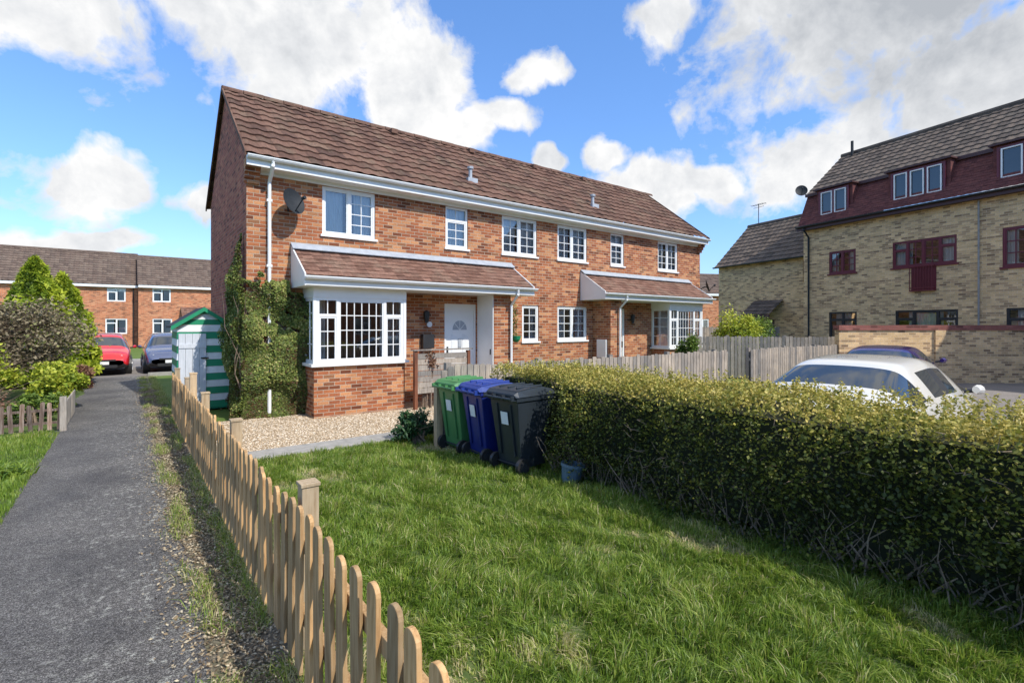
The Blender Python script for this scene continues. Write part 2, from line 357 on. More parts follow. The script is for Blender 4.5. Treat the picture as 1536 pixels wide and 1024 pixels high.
y=rng.uniform(1.5,22,nt_); side=rng.uniform(0,1,nt_)
x=np.where(side<.6,.68+rng.normal(0,.06,nt_),.40+rng.normal(0,.06,nt_)); P=np.stack([x,y,0*y],1)
k=snoise(P,1.1,41)+.35*(side<.6)>.1; P=P[k]
grass('fence_line_grass',P,rng.uniform(.02,.11,len(P)),rng.uniform(.003,.006,len(P)),gm,.5+rng.normal(0,.22,len(P))+(rng.uniform(0,1,len(P))>.5)*.4,None,1.2)
n=34000; P=np.stack([.52+rng.normal(0,.15,n),rng.uniform(1.5,18,n),rng.uniform(.008,.025,n)],1); P=P[(P[:,0]<.72)]
leaves('leaf_litter',P,.012,leafmat('dead_leaf',[(0,(.10,.065,.035)),(.5,(.27,.20,.12)),(1,(.52,.45,.32))],0,.8),rng.uniform(0,1,len(P)),up=1.8,elong=2.0)
P=np.stack([-1.25+rng.normal(0,.12,500),8.6+rng.normal(0,.14,500),np.full(500,.0)],1)
grass('broadleaf_weed',P,rng.uniform(.06,.2,500),rng.uniform(.015,.035,500),gm,rng.uniform(.2,.7,500),None,1.3)

# ------------------------------------------------------------------ windows
def window(fr,gl,x0,x1,z0,z1,y,sashes,fmat='white',fw=.055,bar=.018,curt=None,gmat='glass'):
    d=.06
    fr.box(x0,x1,y,y+d,z0,z0+fw,fmat); fr.box(x0,x1,y,y+d,z1-fw,z1,fmat)
    fr.box(x0,x0+fw,y,y+d,z0+fw,z1-fw,fmat); fr.box(x1-fw,x1,y,y+d,z0+fw,z1-fw,fmat)
    tot=sum(s[0] for s in sashes); x=x0+fw; W=x1-x0-2*fw
    for i,s in enumerate(sashes):
        w=W*s[0]/tot; a=x; b=x+w
        if i>0: fr.box(a-fw*.5,a+fw*.5,y+.002,y+d,z0+fw,z1-fw,fmat); a+=fw*.5
        if i<len(sashes)-1: b-=fw*.5
        zt=z1-fw; zb=z0+fw
        if len(s)>3 and s[3]:
            zz=zt-(zt-zb)*s[3]; fr.box(a,b,y+.004,y+d,zz-fw*.5,zz+fw*.5,fmat)
            for kx in range(1,s[1]):
                xx=a+(b-a)*kx/s[1]; fr.box(xx-bar/2,xx+bar/2,y+.025,y+.045,zz+fw*.5,zt,fmat)
            zt=zz-fw*.5
        e=.03
        fr.box(a,b,y+.012,y+.05,zb,zb+e,fmat); fr.box(a,b,y+.012,y+.05,zt-e,zt,fmat)
        fr.box(a,a+e,y+.012,y+.05,zb+e,zt-e,fmat); fr.box(b-e,b,y+.012,y+.05,zb+e,zt-e,fmat)
        for kx in range(1,s[1]):
            xx=a+(b-a)*kx/s[1]; fr.box(xx-bar/2,xx+bar/2,y+.024,y+.046,zb+e,zt-e,fmat)
        for kz in range(1,s[2]):
            zz=zb+(zt-zb)*kz/s[2]; fr.box(a+e,b-e,y+.0255,y+.0445,zz-bar/2,zz+bar/2,fmat)
        x+=w
    gl.face([(x0+fw,y+.035,z0+fw),(x1-fw,y+.035,z0+fw),(x1-fw,y+.035,z1-fw),(x0+fw,y+.035,z1-fw)],gmat)
    if curt:
        for (ca,cb) in curt:
            xa=x0+(x1-x0)*ca; xb=x0+(x1-x0)*cb; k=max(4,int((xb-xa)/.03))
            for j in range(k):
                u=xa+(xb-xa)*j/k; v=xa+(xb-xa)*(j+1)/k
                o=lambda q: .13+.02*math.sin(q*70)
                gl.face([(u,y+o(u),z0),(v,y+o(v),z0),(v,y+o(v),z1),(u,y+o(u),z1)],'curtain')
def wall(mb,x0,x1,z0,z1,y,ops,mat,rev=.07):
    xs=sorted(set([x0,x1]+[o[0] for o in ops]+[o[1] for o in ops])); zs=sorted(set([z0,z1]+[o[2] for o in ops]+[o[3] for o in ops]))
    for i in range(len(xs)-1):
        for j in range(len(zs)-1):
            cx=(xs[i]+xs[i+1])/2; cz=(zs[j]+zs[j+1])/2
            if any(o[0]<cx<o[1] and o[2]<cz<o[3] for o in ops): continue
            mb.face([(xs[i],y,zs[j]),(xs[i+1],y,zs[j]),(xs[i+1],y,zs[j+1]),(xs[i],y,zs[j+1])],mat)
    for a,b,c,d in ops:
        r=y+rev+.06
        mb.face([(a,y,c),(a,y,d),(a,r,d),(a,r,c)],mat); mb.face([(b,y,c),(b,r,c),(b,r,d),(b,y,d)],mat)
        mb.face([(a,y,d),(b,y,d),(b,r,d),(a,r,d)],mat); mb.face([(a,y,c),(a,r,c),(b,r,c),(b,y,c)],mat)

# ------------------------------------------------------------------ main house
X0,X1,YF,YB=1.85,17.55,10.95,16.2; RY=(YF+YB)/2; ZE=5.1; ZR=7.42
off=(X0,YF,0); H=empty('brick_house',off)
wl=MB(); fr=MB(); gl=MB(); tr=MB()
def mir(a,b): return (19.4-b,19.4-a)
up=[(3.30,4.48,3.78,4.82,[(1,1,1),(1,2,4)],[(.0,.42),(.62,1)]),(6.31,6.97,3.78,4.82,[(1,2,3,.3)],[(0,1)]),(8.06,9.30,3.78,4.82,[(1,2,4),(1,2,4)],[(.0,.45),(.55,1)])]
gr=[(8.76,9.37,1.38,2.40,[(1,2,4)],[(0,.3),(.7,1)]),(10.10,11.34,1.38,2.40,[(1,2,4),(1,2,4)],[(0,.3),(.7,1)])]
ops=[]
wins=[]
for a,b,c,d,s,q in up:
    wins.append((a,b,c,d,s,q)); m_=mir(a,b); wins.append((m_[0],m_[1],c,d,[(1,2,4)]*len(s) if len(s)>1 else s,q))
wins+=gr
for w_ in wins: ops.append(w_[:4])
door=(6.28,7.22,.12,2.38); door2=mir(6.28,7.22)+(.12,2.38)
bayo=(3.05,4.8,.9,2.4); bayo2=mir(3.05,4.8)+(.9,2.4)
ops+= [door,door2,bayo,bayo2]
wall(wl,X0,X1,-.1,ZE+.0,YF,ops,'brick')
for a,b,c,d,s,q in wins:
    window(fr,gl,a,b,c,d,YF+.03,s,curt=q); tr.box(a-.04,b+.04,YF-.045,YF+.05,c-.045,c+.002,'white')
for X,sg,mt in ((X0,-1,'brickshaded'),(X1,1,'brick')):
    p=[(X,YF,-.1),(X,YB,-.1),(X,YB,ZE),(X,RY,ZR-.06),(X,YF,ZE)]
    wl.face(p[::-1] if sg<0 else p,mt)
wl.face([(X1,YB,-.1),(X0,YB,-.1),(X0,YB,ZE),(X1,YB,ZE)],'brick')
for xa,xb in ((X0-.05,X0+.22),(X1-.22,X1+.05)):
    for k in range(5): wl.box(xa,xb,YF-.06*(k+1),YF-.001,4.62+.095*k,4.62+.095*(k+1)-(.0 if k<4 else -.03),'brick')
wl.build('walls',None,H,off)
rf=MB(); ov=.36; sl=math.atan2(ZR-ZE,RY-(YF-ov)+0); V=Vector((0,math.cos(sl),math.sin(sl))); LV=(RY-(YF-ov))/math.cos(sl)
rf.tiles((X0-.07,YF-ov,ZE),(1,0,0),V,X1-X0+.14,LV,'tile')
Vb=Vector((0,-math.cos(sl),math.sin(sl))); rf.tiles((X1+.07,YB+ov,ZE),(-1,0,0),Vb,X1-X0+.14,LV,'tile')
for X in (X0-.09,X1+.07):
    for s_ in (-1,1):
        a=Vector((X,RY+s_*(RY-YF+ov),ZE-.04)); b=Vector((X,RY,ZR-.04))
        rf.prism([a,b,b+Vector((0,0,.1)),a+Vector((0,0,.1))],(.03,0,0),'tile')
x=X0-.08
k=0
while x<X1+.05:
    r_=.125+(.006 if k%2 else 0); prv=None
    for i in range(8):
        a=math.pi*i/7; q=(RY-math.cos(a)*r_,ZR-.045+math.sin(a)*r_)
        if prv: rf.face([(x,prv[0],prv[1]),(x+.44,prv[0],prv[1]),(x+.44,q[0],q[1]),(x,q[0],q[1])],'tile')
        prv=q
    x+=.45;k+=1
rf.face([(X0-.08,RY-.12,ZR-.045),(X0-.08,RY,ZR+.08),(X0-.08,RY+.12,ZR-.045)][::-1],'tile')
for vx,vz,vh in ((7.35,5.75,.42),(12.1,5.75,.42)):
    yy=YF-ov+(vz-ZE)/math.tan(sl); rf.tube([(vx,yy,vz-.1),(vx,yy,vz+vh-.12)],.05,'lead'); rf.tube([(vx,yy,vz+vh-.12),(vx,yy,vz+vh-.06)],.085,'lead')
    rf.box(vx-.15,vx+.15,yy-.14,yy+.1,vz-.12,vz+.03,'lead')
for vx in (6.0,8.6,11.2,13.6): rf.box(vx-.09,vx+.09,RY-.32,RY-.1,ZR-.16,ZR-.03,'tile')
rf.build('roof',None,H,off)
tr.box(X0+.22,X1-.22,YF-.30,YF-.05,ZE-.20,ZE-.17,'white')
tr.box(X0+.22,X1-.22,YF-.05,YF-.002,ZE-.275,ZE-.17,'white')
tr.box(X0-.05,X1+.05,YF-.33,YF-.302,ZE-.20,ZE-.02,'white')
def gutter(mb,x0,x1,y,z,r=.055,mat='white'):
    pts=[(y-r+math.cos(a)*r,z+math.sin(a)*r) for a in [math.pi+math.pi*i/6 for i in range(7)]]
    for i in range(6):
        mb.face([(x0,pts[i][0],pts[i][1]),(x0,pts[i+1][0],pts[i+1][1]),(x1,pts[i+1][0],pts[i+1][1]),(x1,pts[i][0],pts[i][1])],mat)
    mb.face([(x0,)+p for p in pts],mat); mb.face([(x1,)+p for p in pts],mat)
    mb.box(x0,x1,y-2*r-.006,y-2*r+.008,z-.008,z+.012,mat)
gutter(tr,X0-.05,X1+.05,YF-.332,ZE-.03)
tr.tube([(2.25,YF-.39,ZE-.06),(2.25,YF-.39,ZE-.16),(2.25,YF-.07,ZE-.42),(2.25,YF-.07,.0)],.036,'white',10)
for z_ in (1.2,3.0,4.3): tr.box(2.20,2.30,YF-.1,YF-.003,z_,z_+.05,'white')
def porch(xa,xb,bx0,bx1,px0,px1,dr,flip):
    ye=9.95; zt=3.45; zb=2.80; s=math.atan2(zt-zb,YF-ye); Vv=(0,math.cos(s),math.sin(s))
    r=MB(); r.tiles((xa+.02,ye,zb),(1,0,0),Vv,xb-xa-.04,(YF-ye)/math.cos(s),'tile2',tw=.2,th=.165,amp=.006,seg=4,lip=.018,uo=3.3)
    r.face([(xa+.02,ye,zb-.005),(xb-.02,ye,zb-.005),(xb-.02,YF,zt-.005),(xa+.02,YF,zt-.005)],'tile2')
    r.prism([(xa-.02,YF-.002,zt+.07),(xa-.02,YF-.03,zt+.09),(xa-.02,YF-.2,zt-.045),(xa-.02,YF-.19,zt-.06)],(xb-xa+.04,0,0),'lead')
    r.build('porch_roof',None,H,off)
    t=MB()
    for x in (xa-.012,xb-.012):
        t.prism([(x,ye-.02,zb-.20),(x,YF-.003,zb-.20),(x,YF-.003,zt+.03),(x,ye-.02,zb+.03)],(.026,0,0),'white')
    t.box(xa+.014,xb-.012,ye-.02,ye,zb-.19,zb-.005,'white')
    t.box(xa+.014,xb-.012,ye+.0,YF-.003,zb-.20,zb-.175,'white')
    gutter(t,xa-.02,xb+.05,ye-.022,zb-.03)
    t.box(bx0,bx1,10.18,YF-.003,2.40,zb-.202,'white')
    w=MB(); 
    w.box(bx0+.02,bx1-.02,10.22,YF-.003,-.1,1.02,'brick',skip='bd'); t.box(bx0-.05,bx1+.05,10.14,YF-.003,1.02,1.075,'white')
    w.box(px0,px1,10.22,YF-.003,-.1,zb-.202,'brick',skip='bd'); 
    w.box(bx0-.6,bx1+.6,YF+1.5,YF+1.55,.0,2.6,'room'); w.box(bx0-.6,bx1+.6,YF+.14,YF+1.5,.0,.05,'room'); w.box(bx0-.6,bx1+.6,YF+.14,YF+1.5,2.55,2.6,'room')
    w.build('porch_walls',None,H,off)
    f=MB(); g=MB()
    window(f,g,bx0+.06,bx1-.06,1.075,2.40,10.20,[(.8,2,3,.25),(2.2,6,4,.0),(.8,2,3,.25)],fw=.06,curt=None)
    f.box(bx0,bx0+.058,10.19,10.27,1.075,2.40,'white'); f.box(bx1-.058,bx1,10.19,10.27,1.075,2.40,'white')
    for xx,xi in ((bx0+.03,0),(bx1-.07,1)):
        f.box(xx,xx+.04,YF-.08,YF-.004,1.075,2.4,'white'); f.box(xx,xx+.04,10.272,YF-.08,1.075,1.14,'white'); f.box(xx,xx+.04,10.272,YF-.08,2.33,2.4,'white')
        for zz in (1.45,1.78,2.08): f.box(xx+.01,xx+.03,10.272,YF-.08,zz,zz+.02,'white')
        f.box(xx+.01,xx+.03,10.60,10.62,1.14,2.33,'white')
        g.face([(xx+.02,10.27,1.1),(xx+.02,YF-.05,1.1),(xx+.02,YF-.05,2.36),(xx+.02,10.27,2.36)],'glass')
    for ca,cb in (((bx0+.1,bx0+.40),(bx1-.38,bx1-.1)) if not flip else ((bx0+.1,bx1-.1),)):
        nn_=12 if not flip else 50
        for j in range(nn_):
            u=ca+(cb-ca)*j/nn_; v=ca+(cb-ca)*(j+1)/nn_; o=lambda q:10.75+.025*math.sin(q*60)
            g.face([(u,o(u),1.1),(v,o(v),1.1),(v,o(v),2.4),(u,o(u),2.4)],'curtain')
    a,b,c,d=dr
    f.box(a,a+.06,YF+.02,YF+.1,c,d,'white'); f.box(b-.06,b,YF+.02,YF+.1,c,d,'white'); f.box(a+.06,b-.06,YF+.02,YF+.1,d-.16,d,'white'); f.box(a+.06,b-.06,YF+.02,YF+.1,c,c+.06,'white')
    f.box(a+.06,b-.06,YF+.05,YF+.095,c+.06,d-.16,'white')
    mx=(a+b)/2
    arc=[(mx+.21*math.cos(t_),YF+.043,1.72+.24*math.sin(t_)) for t_ in [math.pi*i/10 for i in range(11)]]
    f.prism(arc,(0,.0065,0),'lead')
    f.box(mx-.006,mx+.006,YF+.038,YF+.0425,1.72,1.96,'white'); 
    for t_ in (.8,2.3): f.prism([(mx-.008,YF+.0375,1.72),(mx+.008,YF+.0375,1.72),(mx+.008+.22*math.cos(t_),YF+.0375,1.72+.22*math.sin(t_)),(mx-.008+.22*math.cos(t_),YF+.0375,1.72+.22*math.sin(t_))],(0,.005,0),'white')
    for sx in (-1,1):
        cx=mx+sx*.17; f.prism([(cx-.09,YF+.042,.35),(cx+.09,YF+.042,.35),(cx+.09,YF+.042,.92),(cx-.09,YF+.042,.92)],(0,.006,0),'whitew')
        f.prism([(cx-.08,YF+.042,1.12),(cx+.08,YF+.042,1.12),(cx+.08,YF+.042,1.55),(cx-.08,YF+.042,1.62)],(0,.006,0),'whitew')
    f.box(mx-.05,mx+.05,YF+.03,YF+.048,1.28,1.5,'lead'); f.box(mx-.13,mx+.13,YF+.03,YF+.048,1.0,1.04,'black')
    f.box(a+.09 if not flip else b-.11,a+.11 if not flip else b-.09,YF+.0,YF+.05,1.1,1.3,'black')
    g.build('porch_glass',None,H,off); f.build('bay_window_and_door',None,H,off)
    xs=px0-.028 if not flip else px1+.002
    t.box(xs,xs+.026,10.24,YF-.004,.1,zb-.205,'white'); t.box(xs-.012 if not flip else xs+.026,xs if not flip else xs+.04,10.32,10.36,1.1,1.24,'black')
    dx=px1-.03 if not flip else px0+.35
    t.tube([(dx,ye-.08,zb-.08),(dx,ye-.08,zb-.2),(dx,10.15,zb-.45),(dx,10.15,0)],.034,'white',10)
    lx=(bx1+dr[0])/2+.15 if not flip else (bx0+dr[1])/2-.4; 
    t.tube([(lx,YF-.004,2.0),(lx,YF-.1,2.02)],.015,'black'); t.tube([(lx,YF-.1,1.9),(lx,YF-.1,2.02),(lx,YF-.1,2.16),(lx,YF-.1,2.2)],[.04,.065,.075,.02],'black',6)
    t.build('porch_trim',None,H,off)
porch(2.68,8.34,2.90,4.88,7.28,7.80,door,False)
porch(11.06,16.72,14.52,16.5,11.6,12.1,door2,True)
tr.box(5.62,5.92,YF-.14,YF-.004,1.28,1.62,'black'); tr.tube([(5.85,YF-.004,1.86),(5.85,YF-.03,1.86)],.07,'white',14)
tr.box(11.53,11.597,10.35,10.72,.85,1.4,'white')
tr.tube([(8.35,YF-.004,1.95),(8.35,YF-.3,1.97)],.012,'black'); tr.tube([(8.35,YF-.25,1.95),(8.35,YF-.25,1.6)],.006,'black'); tr.tube([(8.35,YF-.25,1.38),(8.35,YF-.25,1.45),(8.35,YF-.25,1.55)],[.05,.11,.14],'green',12)
tr.build('trim',None,H,off); fr.build('window_frames',None,H,off); gl.build('window_glass',None,H,off)
def dish(name,loc,face,r,parent,off):
    mb=MB(); c=Vector(loc); f=Vector(face).normalized(); a=f.cross(Vector((0,0,1))).normalized(); b=a.cross(f)
    rings=[]
    for i in range(5):
        q=r*i/4; rings.append([c+f*(.28*q*q/r)+(a*math.cos(t)+b*1.1*math.sin(t))*q for t in [2*math.pi*k/20 for k in range(20)]])
    for i in range(4):
        for k in range(20): mb.face([rings[i][k],rings[i][(k+1)%20],rings[i+1][(k+1)%20],rings[i+1][k]],'dgrey')
    mb.tube([c-b*r*.9,c+f*r*1.3-b*.2*r],.012,'dgrey'); mb.tube([c+f*r*1.2-b*.2*r,c+f*r*1.5-b*.2*r],.035,'dgrey')
    mb.tube([c,c-f*.12,Vector((c.x,off[1],c.z-.12))],.018,'dgrey')
    return mb.build(name,None,parent,off)
dish('satellite_dish',(2.62,YF-.28,4.30),(.42,-.85,.3),.25,H,off)
dish('satellite_dish',(17.5,YF-.3,3.3),(.55,-.8,.3),.22,H,off)

# ------------------------------------------------------------------ ivy
iv=empty('climbing_ivy',(2.2,10.9,0))
n=66000
x=rng.uniform(1.75,2.98,n); z=rng.uniform(0,3.2,n); P=np.stack([x,np.full(n,YF),z],1)
top=2.78+.22*snoise(P*np.array([[1,0,0]]),1.2,5)+.15*snoise(P,3,6); top=np.where(x>2.62,2.5,top)
bul=.07+.20*np.clip(snoise(P,1.0,8)+.5,0,1.4); gap=snoise(P,2.2,9)+.5*snoise(P,5,10)
k=(z<top)&(gap>-.55-.5*(z<1.2))&(rng.uniform(0,1,n)<.9)
k&=~((np.abs(x-2.25)<.05)&(rng.uniform(0,1,n)<.7)&(z>.9))
Pf=np.stack([x,YF-bul*rng.uniform(.1,1,n)**.5,z],1)[k]
yy=rng.uniform(10.8,12.6,n//2); z2=rng.uniform(0,3.9,n//2); P=np.stack([np.full(n//2,X0),yy,z2],1)
top2=2.7+.3*snoise(P*np.array([[0,1,0]]),1.0,15)+np.exp(-((yy-11.25)/.17)**2)*1.1
k2=(z2<top2)&(snoise(P,2.2,16)>-.7); b2=.06+.18*np.clip(snoise(P,1.0,18)+.5,0,1.4)
Ps=np.stack([X0-b2*rng.uniform(.1,1,n//2)**.5,yy,z2],1)[k2]
Pa=np.vstack([Pf,Ps]); ti=.54+.3*snoise(Pa,1.2,20)+rng.normal(0,.24,len(Pa))-.2*(Pa[:,2]<.7)
nr=np.vstack([np.tile([0,-1,.3],(len(Pf),1)),np.tile([-1,0,.3],(len(Ps),1))])
ivm=leafmat('ivy_leaf',[(0,(.15,.08,.035)),(.25,(.075,.10,.025)),(.55,(.16,.21,.045)),(.8,(.29,.34,.075)),(1,(.44,.38,.14))],.25)
q=leaves('leaves',Pa-np.array([[2.2,10.9,0]]),.034,ivm,ti,iv,nrm=nr,elong=1.3)
mb=MB()
for i in range(80):
    s_=random.random()
    if s_<.7: p=[Vector((random.uniform(1.9,2.9),YF-.05,0))]
    else: p=[Vector((X0-.05,random.uniform(11,12.5),0))]
    for j in range(8):
        dx=random.uniform(-.14,.14); p.append(p[-1]+Vector((dx if s_<.7 else 0,0 if s_<.7 else dx,.3)))
        p[-1].x=min(p[-1].x,2.92)
    mb.tube(p,[.012-.001*j for j in range(9)],'bark',5)
mb.build('stems',None,iv,(2.2,10.9,0))

# ------------------------------------------------------------------ shrubs
def shrub(name,c,rad,n,size,mat,lobes=16,seed=1,branch=True,twig=0,elong=1.6,lr=.42,zmin=0.03):
    r=np.random.default_rng(seed); e=empty(name,(c[0],c[1],0)); c=np.array(c,float); rad=np.array(rad,float)
    u=r.normal(size=(lobes,3)); u/=np.linalg.norm(u,axis=1)[:,None]; L=u*rad*(r.uniform(.35,.85,(lobes,1))); lt=r.uniform(.2,.8,lobes)
    li=r.integers(0,lobes,n); d=r.normal(size=(n,3)); d/=np.linalg.norm(d,axis=1)[:,None]
    lsz=r.uniform(.6,1.15,lobes)[li][:,None]
    P=L[li]+d*rad*lr*lsz*(r.uniform(.15,1.2,(n,1))**.7)*(1+.4*snoise(d*3+li[:,None],1,seed)[:,None])
    P=P+np.array([0,0,c[2]]); kk=P[:,2]>zmin; P=P[kk]; m=len(P)
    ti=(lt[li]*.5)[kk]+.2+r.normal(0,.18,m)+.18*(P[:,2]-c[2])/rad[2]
    leaves('foliage',P,size,mat,ti,e,elong=elong)
    mb=MB()
    if branch:
        for k in range(lobes):
            b=L[k]+np.array([0,0,c[2]]); a=Vector((r.uniform(-.1,.1),r.uniform(-.1,.1),0)); b=Vector(b); mdl=a.lerp(b,.5)+Vector((0,0,.1))
            mb.tube([a,mdl,b],[.025,.016,.006],'bark',5)
    for k in range(twig):
        a=Vector(L[k%lobes]*r.uniform(.2,1)+np.array([0,0,c[2]])); w=Vector(r.normal(size=3)*rad*.45); w.z=abs(w.z)
        mb.tube([a,a+w*.5,a+w],[.006,.004,.002],'bark',3,False)
    if mb.v: mb.build('branches',None,e)
    return e
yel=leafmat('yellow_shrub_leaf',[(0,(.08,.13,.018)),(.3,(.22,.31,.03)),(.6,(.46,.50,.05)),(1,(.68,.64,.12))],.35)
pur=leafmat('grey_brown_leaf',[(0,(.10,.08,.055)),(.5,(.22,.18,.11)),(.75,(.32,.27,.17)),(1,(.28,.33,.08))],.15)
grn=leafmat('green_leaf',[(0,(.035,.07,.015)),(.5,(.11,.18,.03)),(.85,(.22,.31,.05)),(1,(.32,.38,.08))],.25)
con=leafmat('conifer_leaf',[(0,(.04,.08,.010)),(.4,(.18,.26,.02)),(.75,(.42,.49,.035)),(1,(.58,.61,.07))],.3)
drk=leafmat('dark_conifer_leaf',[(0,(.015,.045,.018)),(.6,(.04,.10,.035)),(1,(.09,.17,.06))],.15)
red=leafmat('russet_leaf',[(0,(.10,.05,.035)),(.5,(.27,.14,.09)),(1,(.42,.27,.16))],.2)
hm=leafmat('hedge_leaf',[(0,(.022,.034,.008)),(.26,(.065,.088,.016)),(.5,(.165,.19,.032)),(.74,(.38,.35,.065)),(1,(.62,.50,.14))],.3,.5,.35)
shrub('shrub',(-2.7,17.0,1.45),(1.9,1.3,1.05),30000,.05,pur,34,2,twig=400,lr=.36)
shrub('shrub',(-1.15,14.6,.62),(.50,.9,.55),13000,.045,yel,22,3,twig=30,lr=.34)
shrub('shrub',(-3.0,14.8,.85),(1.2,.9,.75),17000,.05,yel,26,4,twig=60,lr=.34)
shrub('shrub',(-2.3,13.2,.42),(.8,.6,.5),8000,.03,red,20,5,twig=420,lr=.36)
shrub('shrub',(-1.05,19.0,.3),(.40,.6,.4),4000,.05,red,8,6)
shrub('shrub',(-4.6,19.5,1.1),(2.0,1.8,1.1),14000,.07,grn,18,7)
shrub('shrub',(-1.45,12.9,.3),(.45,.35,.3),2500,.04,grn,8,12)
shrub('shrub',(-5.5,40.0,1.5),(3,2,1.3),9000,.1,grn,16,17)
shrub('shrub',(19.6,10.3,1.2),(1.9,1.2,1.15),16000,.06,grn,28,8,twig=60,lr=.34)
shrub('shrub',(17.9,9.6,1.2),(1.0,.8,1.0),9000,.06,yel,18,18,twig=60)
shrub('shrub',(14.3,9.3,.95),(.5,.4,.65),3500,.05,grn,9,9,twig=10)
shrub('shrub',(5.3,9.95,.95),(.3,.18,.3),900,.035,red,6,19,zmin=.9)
shrub('dwarf_conifer',(3.62,7.15,.25),(.36,.30,.30),3200,.03,drk,16,65,twig=40,elong=2.6,lr=.36)
P=np.stack([rng.uniform(7.9,8.5,900),np.full(900,YF-.05)-rng.uniform(0,.12,900),rng.uniform(1.5,2.5,900)],1); leaves('trailing_plant',P,.03,grn,rng.uniform(0,1,900))
def conifer(name,c,h,rad,n,mat,size,seed,pw=.75,parent=None):
    r=np.random.default_rng(seed); e=empty(name,(c[0],c[1],0)); f=r.uniform(0,1,n)**1.4; th=r.uniform(0,6.283,n)
    key=np.stack([np.cos(th),np.sin(th),f*2.2],1); q=snoise(key,.55,seed)*.30+snoise(key,1.6,seed+1)*.25
    rr=rad*np.minimum(1,(f*6+.45))*(1-f)**pw*(1+q)*(r.uniform(.5,1.08,n)**.5)
    P=np.stack([np.cos(th)*rr,np.sin(th)*rr,f*h*(1+.05*q)+.05+.10*snoise(key,3,seed+2)],1)
    leaves('foliage',P,size,mat,.45+q*1.0+r.normal(0,.18,n),e,elong=2.6,up=-.2)
    mb=MB(); mb.tube([(0,0,0),(0,0,h*.5),(0,0,h*.92)],[.09,.05,.01],'bark',7)
    for k in range(30):
        z=h*random.uniform(.05,.85); a=random.uniform(0,6.28); l=rad*(1-z/h)**pw*.8; mb.tube([(0,0,z),(math.cos(a)*l,math.sin(a)*l,z+.25*l)],[.02,.005],'bark',4)
    mb.build('trunk',None,e)
conifer('conifer_tree',(-1.62,21.2),3.3,1.0,25000,con,.08,61,.7)
conifer('conifer_tree',(-2.2,20.6),3.75,1.2,24000,con,.08,63,.7)

# ------------------------------------------------------------------ hedge
hx0,hx1,hy0,hy1,hz=4.08,5.50,-4.2,6.35,1.22
n=1700000
P=np.stack([rng.uniform(hx0-.1,hx1+.1,n),rng.uniform(hy0,hy1,n),rng.uniform(.0,hz+.12,n)],1)
cx=(hx0+hx1)/2; nn=.08*snoise(P,.8,70)+.055*snoise(P,2.3,71)+.03*snoise(P,6,72)
wx=(hx1-hx0)/2-.02; wx=wx-.10*np.clip(.45-P[:,2],0,.5)*1.2
dx=np.abs(P[:,0]-cx)-wx; dz=P[:,2]-hz+.06*(np.abs(P[:,0]-cx)/wx)**4+.05*np.clip((2.5-P[:,1])*(P[:,0]>cx),0,1); dy=P[:,1]-hy1
rd=.16; q=np.sqrt(np.maximum(dx+rd,0)**2+np.maximum(dz+rd,0)**2+np.maximum(dy+rd,0)**2)+np.minimum(np.maximum(np.maximum(dx,dz),dy)+rd,0)-rd - nn
dep=-q
pr=np.where(dep<0,0,np.exp(-dep/.08)); pr*=np.clip((P[:,2]+.10)/.45,.2,1)
pr*=np.clip(.8+.6*snoise(P,3.5,75),.22,1)
west=P[:,0]<cx
pr*=np.where(west|(dz>-.2),1,.35)
pocket=(P[:,0]<4.42)&(P[:,1]>4.62)
d_=.609*P[:,0]+.793*P[:,1]
k=(rng.uniform(0,1,n)<pr*1.0)&(~pocket)&(d_>.8)
Ph=P[k]; tz=np.clip((Ph[:,2]-.25)/1.0,0,1)
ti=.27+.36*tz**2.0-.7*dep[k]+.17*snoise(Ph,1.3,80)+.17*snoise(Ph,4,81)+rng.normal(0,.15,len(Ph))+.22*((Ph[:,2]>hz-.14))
he=empty('hedge',(4.8,1,0))
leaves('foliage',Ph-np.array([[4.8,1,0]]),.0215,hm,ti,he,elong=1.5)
mb=MB()
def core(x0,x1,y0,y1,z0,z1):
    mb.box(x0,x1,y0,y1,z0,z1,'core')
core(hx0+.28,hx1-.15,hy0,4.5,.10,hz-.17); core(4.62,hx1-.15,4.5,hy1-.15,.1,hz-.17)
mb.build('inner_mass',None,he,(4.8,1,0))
tw=MB()
M['twig']=pm('hedge_twig',(.32,.25,.18),(.15,.11,.08),12,.9)
for i in range(380):
    y=random.uniform(-1.6,4.7); x=random.uniform(4.2,4.5); z=random.uniform(0,.1)
    p=[Vector((x,y,z))]; dirn=Vector((random.uniform(-.35,.15),random.uniform(-.6,.6),1))
    L=random.uniform(.08,.26)
    for j in range(3): dirn+=Vector((random.uniform(-.3,.2),random.uniform(-.5,.5),0)); p.append(p[-1]+dirn.normalized()*L*.7)
    r0=random.uniform(.003,.010); 
    for q_ in p: q_.x=max(q_.x,4.11)
    tw.tube(p,[r0,r0*.8,r0*.6,r0*.3],'twig',4,False)
for i in range(160):
    y=random.uniform(-1.6,4.7); z=random.uniform(.35,1.1); p=Vector((4.25,y,z)); d=Vector((-1,random.uniform(-1,1),random.uniform(-.3,1))).normalized()
    tw.tube([p,p+d*.12,p+d*.12+Vector((-.02,random.uniform(-.1,.1),random.uniform(0,.12)))],[.004,.003,.0015],'twig',4,False)
tw.build('twigs',None,he,(4.8,1,0))
ns=900; sx_=rng.uniform(4.12,5.45,ns); sy_=rng.uniform(-1.2,6.2,ns); hh_=rng.uniform(.02,.12,ns); dxs=rng.normal(0,.03,ns); dys=rng.normal(0,.03,ns); kk=18
tt=np.tile(np.linspace(0,1,kk),ns); ii=np.repeat(np.arange(ns),kk)
P=np.stack([sx_[ii]+dxs[ii]*tt,sy_[ii]+dys[ii]*tt,hz-.06+(.06+hh_[ii])*tt],1)+rng.normal(0,.008,(ns*kk,3)); P=P[~((P[:,0]<4.45)&(P[:,1]>4.6))]
